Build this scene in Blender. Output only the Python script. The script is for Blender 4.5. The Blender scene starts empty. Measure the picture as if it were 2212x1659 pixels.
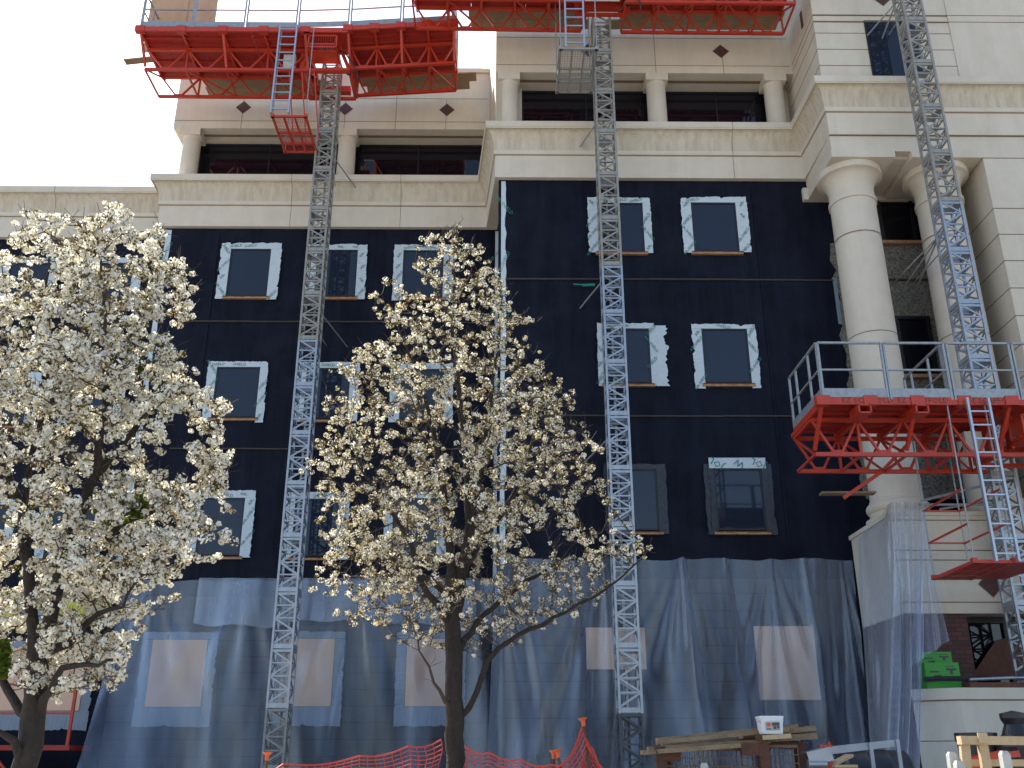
import bpy, math, random
import numpy as np
from mathutils import Vector, Matrix, noise
random.seed(7)
rng = np.random.default_rng(11)
S = bpy.context.scene
COL = S.collection
# ------------------------------------------------------------------ camera geometry
F, CX, CY = 2080.0, 1106.0, 829.5
PITCH, YAW, EYE = math.radians(21.3), math.radians(0.5), 1.5
def P(x, y, d):
    """survey point: photo coordinate (2212 wide) on the vertical plane Y = d"""
    r = (x-CX)/F; u = (CY-y)/F
    f = math.cos(PITCH)-u*math.sin(PITCH)
    vx = f*math.sin(YAW)+r*math.cos(YAW); vy = f*math.cos(YAW)-r*math.sin(YAW)
    vz = math.sin(PITCH)+u*math.cos(PITCH)
    return Vector((vx*d/vy, d, EYE+vz*d/vy))
def R(x0, y0, x1, y1, d):
    a = P(x0, y0, d); b = P(x1, y0, d); c = P((x0+x1)/2, y1, d)
    return a.x, c.z, b.x, a.z          # x0, z0, x1, z1
# ------------------------------------------------------------------ materials
def mat(name, col, rough=.7, metal=0, spec=.5, noise=0, nscale=3, streak=0, bump=0, bscale=40, col2=None, sscale=(3,3,.35)):
    m = bpy.data.materials.new(name); m.use_nodes = True
    nt = m.node_tree; N = nt.nodes; L = nt.links
    b = N['Principled BSDF']; b.inputs['Roughness'].default_value = rough
    b.inputs['Metallic'].default_value = metal; b.inputs['Specular IOR Level'].default_value = spec
    b.inputs['Base Color'].default_value = (*col, 1)
    if noise or streak or bump:
        tc = N.new('ShaderNodeTexCoord')
    cur = None
    if noise or streak:
        base = N.new('ShaderNodeRGB'); base.outputs[0].default_value = (*col, 1); cur = base.outputs[0]
        c2 = col2 or tuple(c*.45 for c in col)
        for amt, sc, vec in ((noise, nscale, (1,1,1)), (streak, 1, sscale)):
            if not amt: continue
            mp = N.new('ShaderNodeMapping'); mp.inputs['Scale'].default_value = vec
            L.new(tc.outputs['Object'], mp.inputs[0])
            n = N.new('ShaderNodeTexNoise'); n.inputs['Scale'].default_value = sc
            n.inputs['Detail'].default_value = 8; n.inputs['Roughness'].default_value = .65
            L.new(mp.outputs[0], n.inputs[0])
            rp = N.new('ShaderNodeValToRGB'); rp.color_ramp.elements[0].position = .42; rp.color_ramp.elements[1].position = .72
            L.new(n.outputs[0], rp.inputs[0])
            mm = N.new('ShaderNodeMath'); mm.operation = 'MULTIPLY'; mm.inputs[1].default_value = amt
            L.new(rp.outputs[0], mm.inputs[0])
            mx = N.new('ShaderNodeMixRGB'); L.new(mm.outputs[0], mx.inputs[0]); L.new(cur, mx.inputs[1])
            mx.inputs[2].default_value = (*c2, 1); cur = mx.outputs[0]
        L.new(cur, b.inputs['Base Color'])
    if bump:
        n = N.new('ShaderNodeTexNoise'); n.inputs['Scale'].default_value = bscale; n.inputs['Detail'].default_value = 6
        L.new(tc.outputs['Object'], n.inputs[0])
        bp = N.new('ShaderNodeBump'); bp.inputs['Strength'].default_value = bump; bp.inputs['Distance'].default_value = .02
        L.new(n.outputs[0], bp.inputs['Height']); L.new(bp.outputs[0], b.inputs['Normal'])
    return m
M = {}
M['stone'] = mat('limestone', (.62,.56,.46), .85, noise=.28, nscale=1.3, streak=.22, bump=.25, col2=(.42,.345,.245))
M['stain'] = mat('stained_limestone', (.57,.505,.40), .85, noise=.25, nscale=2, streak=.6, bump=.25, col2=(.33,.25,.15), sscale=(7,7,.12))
M['joint'] = mat('joint_sealant', (.20,.14,.09), .9)
M['black'] = mat('black_membrane', (.0030,.0042,.0105), .7, spec=.14, noise=.8, nscale=1.1, streak=.7, bump=.3, bscale=14, col2=(.0105,.0135,.027), sscale=(4,4,.3))
M['gravel'] = mat('scraped_board', (.24,.22,.185), .9, noise=1.0, nscale=16, bump=.6, bscale=60, col2=(.006,.006,.008))
M['glass'] = mat('window_glass', (.014,.021,.036), .05, spec=.42)
M['glass2'] = mat('loggia_glass', (.006,.006,.010), .04, spec=.5)
M['frame'] = mat('window_frame', (.005,.006,.009), .5)
M['tape'] = mat('flashing_tape', (.50,.57,.61), .5, noise=.35, nscale=7, bump=.8, bscale=9, col2=(.36,.43,.47))
M['print'] = mat('tape_print', (.02,.19,.13), .6)
M['bitu'] = mat('bitumen_flashing', (.013,.017,.027), .4, bump=.8, bscale=12)
M['sill'] = mat('raw_wood_sill', (.42,.25,.13), .75, noise=.6, nscale=9, col2=(.16,.07,.035))
M['ply'] = mat('plywood', (.50,.31,.19), .75, noise=.3, nscale=2, streak=.4, bump=.1, col2=(.30,.17,.10))
M['pink'] = mat('window_board', (.76,.50,.33), .75, noise=.3, nscale=2, col2=(.64,.40,.26))
M['diamond'] = mat('red_tile', (.085,.032,.026), .6, noise=.4, nscale=9)
M['red'] = mat('red_paint', (.47,.040,.016), .42, noise=.3, nscale=5, bump=.15, col2=(.20,.022,.014))
M['redd'] = mat('red_deck_paint', (.38,.024,.014), .55, noise=.5, nscale=2.4, streak=.3, col2=(.20,.018,.012))
M['galv'] = mat('galvanised_steel', (.36,.385,.42), .45, metal=.75, noise=.5, nscale=7, col2=(.22,.24,.27))
M['weath'] = mat('weathered_steel', (.30,.295,.27), .65, metal=.25, noise=.6, nscale=6, col2=(.17,.16,.135))
M['dark_steel'] = mat('grimy_steel', (.09,.095,.10), .6, metal=.3, noise=.6, nscale=6)
M['alu'] = mat('ladder_aluminium', (.42,.46,.52), .4, metal=.6)
M['rail'] = mat('rail_steel', (.33,.35,.36), .5, metal=.5, noise=.5, nscale=9)
M['plank'] = mat('scaffold_plank', (.28,.19,.11), .85, noise=.5, nscale=3, bump=.3, col2=(.12,.08,.05))
M['lumber'] = mat('weathered_lumber', (.31,.22,.13), .8, noise=.7, nscale=5, streak=.4, bump=.5, col2=(.11,.07,.04), sscale=(.6,6,14))
M['pale_lumber'] = mat('pale_lumber', (.52,.38,.22), .75, noise=.5, nscale=6, bump=.4, col2=(.30,.19,.10))
M['rust'] = mat('rusty_post', (.12,.045,.025), .8, noise=.7, nscale=8, bump=.5, col2=(.05,.025,.018))
M['wire'] = mat('rusty_wire', (.16,.11,.07), .6, metal=.3)
M['white'] = mat('white_plastic', (.75,.77,.8), .4)
M['whitepost'] = mat('grey_white_post', (.5,.49,.45), .7, noise=.6, nscale=8)
M['blackp'] = mat('black_plastic', (.012,.014,.018), .4)
M['green'] = mat('green_card', (.04,.27,.03), .6)
M['orange'] = mat('orange_cap', (.60,.11,.025), .5)
M['net'] = mat('orange_net', (.52,.042,.018), .55)
M['yellow'] = mat('yellow_sheathing', (.55,.50,.06), .7)
M['bluegrey'] = mat('grey_flashing', (.22,.27,.32), .5, noise=.3, nscale=3)
M['brick'] = mat('brick', (.10,.04,.032), .85)
M['ground'] = mat('concrete_ground', (.30,.28,.25), .9, noise=.5, nscale=.6, bump=.3, col2=(.18,.16,.14))
M['bark'] = mat('bark', (.036,.026,.019), .9, noise=.7, nscale=18, streak=.8, bump=1.0, bscale=30, col2=(.014,.010,.008), sscale=(20,20,4))
M['twig'] = mat('twig', (.055,.036,.026), .8)
M['oldwall'] = mat('old_wall', (.038,.031,.034), .85, noise=.7, nscale=.9, streak=.3, col2=(.012,.014,.024))
M['angle'] = mat('rusty_angle', (.060,.042,.030), .8, noise=.6, nscale=6)
def brick_mat():
    m = M['brick']; nt = m.node_tree; N = nt.nodes; L = nt.links
    tc = N.new('ShaderNodeTexCoord'); sp = N.new('ShaderNodeSeparateXYZ'); cb = N.new('ShaderNodeCombineXYZ')
    L.new(tc.outputs['Object'], sp.inputs[0]); L.new(sp.outputs['X'], cb.inputs['X']); L.new(sp.outputs['Z'], cb.inputs['Y'])
    bt = N.new('ShaderNodeTexBrick'); bt.inputs['Scale'].default_value = 1
    bt.inputs['Brick Width'].default_value = .24; bt.inputs['Row Height'].default_value = .095; bt.inputs['Mortar Size'].default_value = .010
    bt.inputs['Color1'].default_value = (.13,.045,.035,1); bt.inputs['Color2'].default_value = (.07,.03,.028,1); bt.inputs['Mortar'].default_value = (.03,.027,.027,1)
    L.new(cb.outputs[0], bt.inputs[0]); L.new(bt.outputs[0], N['Principled BSDF'].inputs['Base Color'])
brick_mat()
def petal_mat(name, col, tcol, tf=.30):
    m = bpy.data.materials.new(name); m.use_nodes = True
    nt = m.node_tree; N = nt.nodes; L = nt.links; N.clear()
    o = N.new('ShaderNodeOutputMaterial'); d = N.new('ShaderNodeBsdfDiffuse'); t = N.new('ShaderNodeBsdfTranslucent')
    d.inputs[0].default_value = (*col,1); t.inputs[0].default_value = (*tcol,1)
    mx = N.new('ShaderNodeMixShader'); mx.inputs[0].default_value = tf
    L.new(d.outputs[0], mx.inputs[1]); L.new(t.outputs[0], mx.inputs[2]); L.new(mx.outputs[0], o.inputs[0])
    return m
M['petal'] = petal_mat('white_petal', (.88,.87,.82), (.84,.82,.70), .4)
M['petal2'] = petal_mat('cream_petal', (.70,.62,.43), (.72,.62,.34))
M['bronze'] = petal_mat('bronze_bud', (.13,.09,.045), (.17,.11,.045))
M['leaf'] = petal_mat('young_leaf', (.08,.11,.02), (.13,.18,.025))
def film_mat(name, tint, op, sc=1.0, fc=1.0):
    m = bpy.data.materials.new(name); m.use_nodes = True
    nt = m.node_tree; N = nt.nodes; L = nt.links; N.clear()
    o = N.new('ShaderNodeOutputMaterial')
    tr = N.new('ShaderNodeBsdfTransparent'); tr.inputs[0].default_value = (.90,.94,1,1)
    df = N.new('ShaderNodeBsdfDiffuse'); df.inputs[0].default_value = (*tint,1)
    tl = N.new('ShaderNodeBsdfTranslucent'); tl.inputs[0].default_value = (*tint,1)
    gl = N.new('ShaderNodeBsdfGlossy'); gl.inputs[0].default_value = (.8,.88,1,1); gl.inputs[1].default_value = .3
    m1 = N.new('ShaderNodeMixShader'); m1.inputs[0].default_value = .3; L.new(df.outputs[0], m1.inputs[1]); L.new(tl.outputs[0], m1.inputs[2])
    m2 = N.new('ShaderNodeMixShader'); m2.inputs[0].default_value = .42; L.new(m1.outputs[0], m2.inputs[1]); L.new(gl.outputs[0], m2.inputs[2])
    tc = N.new('ShaderNodeTexCoord'); mp = N.new('ShaderNodeMapping'); mp.inputs['Scale'].default_value = (1.1*sc,1.1*sc,.14*sc)
    n = N.new('ShaderNodeTexNoise'); n.inputs['Scale'].default_value = 1; n.inputs['Detail'].default_value = 9; n.inputs['Roughness'].default_value = .62
    L.new(tc.outputs['Object'], mp.inputs[0]); L.new(mp.outputs[0], n.inputs[0])
    mr = N.new('ShaderNodeMapRange'); mr.inputs['From Min'].default_value = .3; mr.inputs['From Max'].default_value = .75
    mr.inputs['To Min'].default_value = max(.03,op-.13); mr.inputs['To Max'].default_value = op+.16
    L.new(n.outputs[0], mr.inputs[0])
    lw = N.new('ShaderNodeLayerWeight'); lw.inputs[0].default_value = .35
    ad = N.new('ShaderNodeMath'); ad.operation = 'MULTIPLY_ADD'; ad.inputs[1].default_value = fc; ad.use_clamp = True
    L.new(lw.outputs['Facing'], ad.inputs[0]); L.new(mr.outputs[0], ad.inputs[2])
    m3 = N.new('ShaderNodeMixShader'); L.new(ad.outputs[0], m3.inputs[0]); L.new(tr.outputs[0], m3.inputs[1]); L.new(m2.outputs[0], m3.inputs[2])
    bp = N.new('ShaderNodeBump'); bp.inputs['Strength'].default_value = .6; bp.inputs['Distance'].default_value = .08
    L.new(n.outputs[0], bp.inputs['Height'])
    for s in (df, gl, tl): L.new(bp.outputs[0], s.inputs['Normal'])
    L.new(m3.outputs[0], o.inputs[0])
    return m
M['film'] = film_mat('plastic_film', (.40,.45,.55), .13)
M['film2'] = film_mat('clear_plastic_film', (.66,.68,.72), .22, 1.0, .5)
# ------------------------------------------------------------------ mesh helpers
class MB:
    def __init__(s): s.v = []; s.f = []; s.m = []
    def poly(s, pts, mi=0):
        n = len(s.v); s.v += [tuple(p) for p in pts]; s.f.append(tuple(range(n, n+len(pts)))); s.m.append(mi)
    def add(s, vs, fs, mi=0):
        n = len(s.v); s.v += [tuple(p) for p in vs]
        for f in fs: s.f.append(tuple(i+n for i in f)); s.m.append(mi)
    def box(s, x0, x1, y0, y1, z0, z1, mi=0):
        vs = [(x,y,z) for z in (z0,z1) for y in (y0,y1) for x in (x0,x1)]
        s.add(vs, [(0,2,3,1),(4,5,7,6),(0,1,5,4),(2,6,7,3),(0,4,6,2),(1,3,7,5)], mi)
    def bar(s, p, q, w, h=None, mi=0, up=(0,0,1)):
        h = h or w; p = Vector(p); q = Vector(q); d = (q-p)
        if d.length < 1e-5: return
        d.normalize(); u = Vector(up)
        if abs(d.dot(u)) > .95: u = Vector((0,1,0))
        a = d.cross(u).normalized(); b = a.cross(d).normalized()
        vs = [c+a*(i*w/2)+b*(j*h/2) for c in (p,q) for i,j in ((-1,-1),(1,-1),(1,1),(-1,1))]
        s.add(vs, [(0,1,2,3),(7,6,5,4),(0,4,5,1),(1,5,6,2),(2,6,7,3),(3,7,4,0)], mi)
    def tube(s, pts, rs, n=8, mi=0, cap=True):
        pts = [Vector(p) for p in pts]; k = len(s.v); a0 = None
        for i, p in enumerate(pts):
            d = (pts[min(i+1,len(pts)-1)]-pts[max(i-1,0)]).normalized()
            if a0 is None: a0 = d.orthogonal().normalized()
            a0 = (a0-d*a0.dot(d)).normalized(); b = d.cross(a0)
            r = rs[i] if hasattr(rs,'__len__') else rs
            for j in range(n):
                t = 2*math.pi*j/n; s.v.append(tuple(p+a0*math.cos(t)*r+b*math.sin(t)*r))
        for i in range(len(pts)-1):
            for j in range(n):
                s.f.append((k+i*n+j, k+i*n+(j+1)%n, k+(i+1)*n+(j+1)%n, k+(i+1)*n+j)); s.m.append(mi)
        if cap:
            s.f.append(tuple(k+j for j in range(n))[::-1]); s.m.append(mi)
            s.f.append(tuple(k+(len(pts)-1)*n+j for j in range(n))); s.m.append(mi)
    def lathe(s, cx, cy, prof, n=48, mi=0, mis=None):
        k = len(s.v)
        for r, z in prof:
            for j in range(n):
                t = 2*math.pi*j/n; s.v.append((cx+r*math.cos(t), cy+r*math.sin(t), z))
        for i in range(len(prof)-1):
            for j in range(n):
                s.f.append((k+i*n+j, k+i*n+(j+1)%n, k+(i+1)*n+(j+1)%n, k+(i+1)*n+j)); s.m.append(mis[i] if mis else mi)
    def build(s, name, mats, parent=None, smooth=False, label=None, origin=None):
        me = bpy.data.meshes.new(name)
        o3 = Vector(origin) if origin else Vector((0,0,0))
        me.from_pydata([tuple(Vector(v)-o3) for v in s.v] if origin else s.v, [], s.f)
        if not isinstance(mats, (list,tuple)): mats = [mats]
        for m in mats: me.materials.append(M[m] if isinstance(m,str) else m)
        me.polygons.foreach_set('material_index', s.m)
        if smooth: me.polygons.foreach_set('use_smooth', [True]*len(me.polygons))
        me.update()
        o = bpy.data.objects.new(name, me); COL.objects.link(o)
        if origin: o.location = o3
        if parent: o.parent = parent
        if label: o['label'] = label
        return o
def thing(name, label, cat, group=None, loc=(0,0,0)):
    o = bpy.data.objects.new(name, None); COL.objects.link(o); o.location = loc; o.empty_display_size = .3
    o['label'] = label; o['category'] = cat
    if group: o['group'] = group
    return o
def tag(o, label, cat, group=None):
    o['label'] = label; o['category'] = cat
    if group: o['group'] = group
    return o
def smooth_angle(o, deg=35):
    me = o.data; me.polygons.foreach_set('use_smooth', [True]*len(me.polygons))
    try: me.set_sharp_from_angle(angle=math.radians(deg))
    except Exception: pass
def text_geo(txt, size):
    c = bpy.data.curves.new('lettering', 'FONT'); c.body = txt; c.size = size; c.align_x = 'CENTER'; c.align_y = 'CENTER'; c.resolution_u = 1
    o = bpy.data.objects.new('lettering', c); COL.objects.link(o)
    me = o.to_mesh(); vs = [Vector(v.co) for v in me.vertices]; fs = [tuple(p.vertices) for p in me.polygons]
    o.to_mesh_clear(); bpy.data.objects.remove(o); bpy.data.curves.remove(c)
    return vs, fs
def put_text(mb, geo, x, y, z, rot=0, mi=1, flip=False):
    """lettering facing -Y at (x,y,z), turned by rot in the facade plane"""
    vs, fs = geo; c, s = math.cos(rot), math.sin(rot)
    mb.add([(x+v.x*c-v.y*s, y, z+v.x*s+v.y*c) for v in vs], fs, mi)
# ------------------------------------------------------------------ ground
g = MB(); g.box(-400,400,-400,400,-.3,0)
o = g.build('ground', 'ground'); o['kind'] = 'structure'
# ------------------------------------------------------------------ the building
DR, DL, D3, DT = 24.0, 26.85, 27.6, 21.9
ZC = 17.58+EYE                       # cornice top
B = thing('office_building', 'office building being refaced, pale stone above bare black walls, columns at right', 'building', loc=(0,26,0))
B.location = (0,0,0)
XL0 = P(346,440,DL).x; XR0 = P(1070,335,DR).x; XT = P(1738,384,DR).x; XLw = P(360,500,DL+.15).x
XR1 = XR0-.30
def sweep(mb, path, prof, mis):
    pts = [Vector(p) for p in path]; n = len(pts); offs = []
    for i in range(n):
        d0 = (pts[i]-pts[i-1]).normalized() if i else None
        d1 = (pts[i+1]-pts[i]).normalized() if i < n-1 else None
        n0 = Vector((d0.y,-d0.x)) if d0 else None; n1 = Vector((d1.y,-d1.x)) if d1 else None
        if n0 is None: o = n1
        elif n1 is None: o = n0
        else: o = (n0+n1)/(1+n0.dot(n1))
        offs.append(o)
    k = len(mb.v)
    for p, o in zip(pts, offs):
        for out, z in prof: mb.v.append((p.x+o.x*out, p.y+o.y*out, z))
    m = len(prof)
    for i in range(n-1):
        for j in range(m-1):
            mb.f.append((k+i*m+j, k+i*m+j+1, k+(i+1)*m+j+1, k+(i+1)*m+j)); mb.m.append(mis[j])
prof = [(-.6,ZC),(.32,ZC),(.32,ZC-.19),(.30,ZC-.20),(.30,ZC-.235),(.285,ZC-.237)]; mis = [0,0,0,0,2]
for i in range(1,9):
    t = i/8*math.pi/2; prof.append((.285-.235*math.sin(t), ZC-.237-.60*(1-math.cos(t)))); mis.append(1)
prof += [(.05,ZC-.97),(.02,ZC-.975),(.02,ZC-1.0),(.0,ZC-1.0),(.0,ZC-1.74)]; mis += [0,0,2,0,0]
path = [(-32,D3),(XL0,D3),(XL0,DL),(XR1,DL),(XR0,DR),(XT,DR),(XT+.06,DT)]
pathR = [(XT,DR),(XT+.06,DT),(24,DT)]
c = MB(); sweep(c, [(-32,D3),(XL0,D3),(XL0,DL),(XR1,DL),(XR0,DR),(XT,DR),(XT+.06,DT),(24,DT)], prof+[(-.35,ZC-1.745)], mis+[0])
sweepj = MB()
for (xa_, da_) in ((P(630,440,DL).x,DL),(P(866,440,DL).x,DL),(P(1582,330,DR).x,DR),(P(125,430,D3).x,D3)):
    sweep(sweepj, [(xa_-.008,da_-.003),(xa_+.008,da_-.003)], prof, [0]*len(mis))
sweepj.build('cornice_joint', 'joint', B)
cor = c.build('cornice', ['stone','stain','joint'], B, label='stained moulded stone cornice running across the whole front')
smooth_angle(cor, 30)
# masses behind
def mass(x0,x1,y0,y1,z0,z1,m,name='wall',label=None):
    b_ = MB(); b_.box(x0,x1,y0,y1,z0,z1); return b_.build(name, m, B, label=label)
mass(-32, XLw-.02, D3+.15, 40, 0, ZC-.05, 'black')
mass(XLw, XR0+.3, DL+.15, 39.9, 0, ZC-.06, 'black', label='black coated wall of the left block')
XTw = P(2122,336,DT).x               # left edge of the pier
mass(XR0+.10, XTw+.3, DR+.15, 39.8, 0, ZC-.04, 'black', label='black coated wall of the middle block')
mass(XR0+.301, 24, DR+1.6, 39.7, ZC-.5, ZC+12, 'stone', label='stone core behind the loggia')
# upper walls
ZL = 19.65+EYE
uL = P(375,270,DL+.1).x
def joints(mb, x0, x1, zs, y, mi=1, h=.018):
    for z in zs: mb.box(x0, x1, y-.004, y+.01, z-h/2, z+h/2, mi)
def vj(mb, x, z0, z1, y, mi=1, w=.016): mb.box(x-w/2, x+w/2, y-.0045, y+.01, z0, z1, mi)
# left block upper storey
yL = DL+.10
w = MB(); w.box(uL, XR1+.4, yL, DL+5, ZL, 21.95+EYE); w.box(uL-.06, XR1+.4, yL-.06, DL+5, 21.95+EYE, 22.12+EYE)
zj = [P(700,262,yL).z, P(700,212,yL).z, P(700,285,yL).z+.02]
joints(w, uL-.003, XR1, zj[:2], yL)
for xx in (525,746,964): vj(w, P(xx,235,yL).x, ZL, P(xx,215,yL).z, yL)
for xx in (856,): vj(w, P(xx,235,yL).x, ZL, 21.9+EYE, yL)
w.box(uL+.3, XR1, yL+.35, yL+.47, ZL-.012, ZL+.02, 1)           # slot in the soffit
w.build('wall', ['stone','joint'], B, label='plain stone band above the left loggia')
yR = DR+.05
w = MB(); w.box(XR0+.004, XT+.3, yR, DR+8, ZL, ZC+12)
joints(w, XR0, XT, [P(1500,142,yR).z, P(1500,83,yR).z], yR)
vj(w, P(1414,110,yR).x, ZL, ZC+6, yR); vj(w, P(1559,110,yR).x, ZL, P(1559,124,yR).z, yR); 
w.box(XR0+.3, XT, yR+.35, yR+.47, ZL-.012, ZL+.02, 1)
w.build('wall', ['stone','joint'], B, label='plain stone band above the middle loggia')
# sun-facing return of the middle block, running back over the left roof
sd = MB(); a = Vector((XR0,yR)); b2 = Vector((XR0-.62, 31.2)); 
sd.add([(a.x,a.y,ZC-1.5),(b2.x,b2.y,ZC-1.5),(b2.x,b2.y,ZC+12),(a.x,a.y,ZC+12),(XR0+.3,a.y+.2,ZC-1.5),(XR0+.3,b2.y,ZC-1.5),(XR0+.3,b2.y,ZC+12),(XR0+.3,a.y+.2,ZC+12)],
       [(0,1,2,3),(1,5,6,2),(4,7,6,5),(0,3,7,4),(3,2,6,7)])
sd.build('wall', ['stain'], B, label='stained stone return wall rising over the lower roof')
# pale strips of tape on the black corners
def strip(x0,y0,x1,y1,d,wpx,seed,label=None,parent=B,rag=.03):
    a = P(x0,y0,d); z0 = P(x1,y1,d).z; wv = P(x0+wpx,y0,d).x-a.x
    t = MB(); n = int((a.z-z0)/.25)+2; rr = random.Random(seed); L_ = []; Rr = []
    for i in range(n):
        z = a.z+(z0-a.z)*i/(n-1); L_.append((a.x, d-.012, z)); Rr.append((a.x+wv+rr.uniform(-rag,rag), d-.012, z))
    for i in range(n-1):
        t.poly([L_[i],L_[i+1],Rr[i+1],Rr[i]])
    geo = text_geo('AIR-SHIELD', .16)
    z = a.z-.8
    while z > z0+.5:
        put_text(t, geo, a.x+wv*.55, d-.016, z, rr.choice([.9,-.9,1.2]), 1); z -= 1.9
    return t.build('flashing_tape', ['tape','print'], parent)
strip(1083,392,1083,1215,DR+.15,10,3)
strip(1070,500,1070,1255,DL+.15,9,4)
strip(360,497,360,1280,DL+.15,11,5)
# floor line ledges on the black walls
def ledge(x0,x1,y,d):
    m_ = MB(); a = P(x0,y,d); b_ = P(x1,y,d); rr = random.Random(int(y)); x = a.x
    while x < b_.x:
        x2 = min(x+rr.uniform(1.2,3), b_.x); dz = rr.uniform(-.012,.012)
        m_.box(x, x2, d-.03-rr.uniform(0,.02), d+.02, a.z-.034+dz, a.z+.004+dz, 0); x = x2
    return m_.build('shelf_angle', ['angle'], B)
for y in (694,968): ledge(368,1062,y,DL+.15)
for y in (602,897): ledge(1092,1800,y,DR+.15)
ledge(1900,2040,583+20,DR+.10)
for xs, ys, d in ((475,495,DL+.15),(1622,395,DR+.15)):      # slight wall step
    p = P(xs,ys,d); m_ = MB(); m_.box(p.x-.03,p.x+.03,d-.03,d+.01,4.5,p.z-.2); m_.build('joint_strip','black',B)
# diamonds
def diamond(x,y,d,hx=.24,hz=.24):
    p = P(x,y,d); m_ = MB()
    for s_, yy, mi in ((1.1,-.004,1),(1.0,-.012,0)):
        pts = [(p.x-hx*s_,d+yy,p.z),(p.x,d+yy,p.z-hz*s_),(p.x+hx*s_,d+yy,p.z),(p.x,d+yy,p.z+hz*s_)]
        m_.poly(pts, mi)
        for i in range(4):
            q0, q1 = pts[i], pts[(i+1)%4]; m_.poly([q0,(q0[0],d+.01,q0[2]),(q1[0],d+.01,q1[2]),q1], mi)
    return m_.build('diamond_tile', ['diamond','joint'], B)
for x, y in ((526,232),(746,235.5),(965.5,237.5)): diamond(x,y,yL)
for x, y in ((1271,109),(1557,111)): diamond(x,y,yR)
# loggias: back wall, glass, columns
def loggia(xc, d, y0, opens, xa, xb, colr=.29):
    zb, zt = ZC-.06, ZL
    yb = d+.95
    bw = MB(); ed = [xa]+[e for o_ in opens for e in o_]+[xb]
    for i in range(0,len(ed),2): bw.box(ed[i], ed[i+1], yb-.15, yb+.05, zb-.3, zt+.02)
    bw.box(xa, xb, d+.3, yb+.4, zb-.4, zb-.02)
    bw.build('wall', ['stone'], B)
    for (a_, b_) in opens:
        gl = MB(); gl.box(a_+.003, b_-.003, yb-.04, yb-.01, zb-.02, zt-.003)
        wo = gl.build('window', 'glass2', B)
        fr = MB(); n = max(2, int((b_-a_)/2.2)); 
        for i in range(n+1):
            x = a_+.03+(b_-a_-.06)*i/n; fr.box(x-.018, x+.018, yb-.06, yb-.042, zb-.015, zt-.004)
        for zz in (zb+.08, zt-.06): fr.box(a_+.005, b_-.005, yb-.082, yb-.045, zz-.03, zz+.03)
        fr.build('window_frame', 'frame', wo)
    for x in xc:
        cm = MB(); r = colr
        cm.lathe(x, d+.33, [(r*1.04,zb-.1),(r*1.02,zb+.6),(r,zt-.33),(r*1.0,zt-.30)], 40)
        co = cm.build('column', 'stone', B, smooth=True)
        k = MB(); k.box(x-.34,x+.34,d+.003,d+.67,zt-.26,zt-.004); k.lathe(x,d+.33,[(r,zt-.32),(r*1.12,zt-.265)],40)
        k.build('capital','stone',co)
loggia([P(408,330,27.1).x, P(747,330,27.1).x], DL+.08, 0, [(P(424,330,27.7).x, P(738,330,27.7).x),(P(763,330,27.7).x,P(1044,330,27.7).x)], uL+.25, XR1+.1)
loggia([P(1099,210,24.4).x, P(1417,210,24.4).x, P(1671,210,24.4).x], DR+.03, 0, [(P(1127,230,25).x,P(1403,230,25).x),(P(1432,230,25).x,P(1660,230,25).x)], XR0+.01, XT+.3)
# ------------------------------------------------------------------ tower (right)
yT = DT
XTl = XT+.06
zS0, zS1 = 15.13+EYE, 15.34+EYE
tw = MB()
tw.box(XTl, 24, yT+.04-.02, yT+1.9, ZC-2.02, ZC-1.72)                    # lower frieze
tw.box(XTl-.02, 24, yT+.02, yT+1.0, ZC-2.3, ZC-1.523-.5) if False else None
zu = ZC-.05
tw.box(XTl+.02, P(2060,100,yT).x, yT+.03, 31, zu, ZC+13)                 # rusticated upper wall
tw.box(P(2060,100,yT).x, 24, yT+.0, 31, zu, ZC+13)
ys = [32,46,70,105,140]
x1j = P(2060,100,yT).x
for i, y in enumerate(ys):
    z = P(1800,y,yT).z
    tw.box(XTl+.017, x1j if i > 1 else 24, yT+.026 if i > 1 else yT-.004, yT+.06, z-.012, z+.012, 1)
    tw.box(XTl+.016, XTl+.03, yT+.026, DR+.6, z-.012, z+.012, 1)
zz = ZC-1.745
tw.box(XTl-.004, 24, yT-.043, yT+.05, zz-.012, zz+.01, 1)
tw.build('wall', ['stone','joint'], B, label='stone wall of the projecting right block')
# lower entablature with soffit beams
en = MB()
xs = [P(1785,330,yT).x, P(1932,330,yT).x, P(1968,330,yT).x, P(2120,330,yT).x]
XTb = P(1738,414,23.8).x
en.box(XTl+.004, 24, yT+.006, yT+2.2, zS1, ZC-1.746)
en.box(XTl-.03, xs[1], yT-.03, yT+2.09, zS0, zS1-.003)
en.box(xs[2], xs[3], yT-.03, yT+2.0, zS0, zS1-.004)
en.box(xs[1]+.002, xs[2]-.002, yT+.25, yT+2.0, zS0+.12, zS1-.002)
en.box(XT+.07, 24, DR+.2, DR+1.0, zS0, ZC-1.75)
en.box(xs[0], 24, DR-.0, DR+.19, zS0+.0, zS0+.4)
for z_ in (P(1789,283,yT).z,): en.box(XTl+.0, 24, yT+.002, yT+.02, z_-.01, z_+.01, 1); en.box(XTl-.001, XTl+.02, yT+.01, DR-.01, z_-.01, z_+.01, 1)
en.build('entablature', ['stone','joint'], B)
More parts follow.
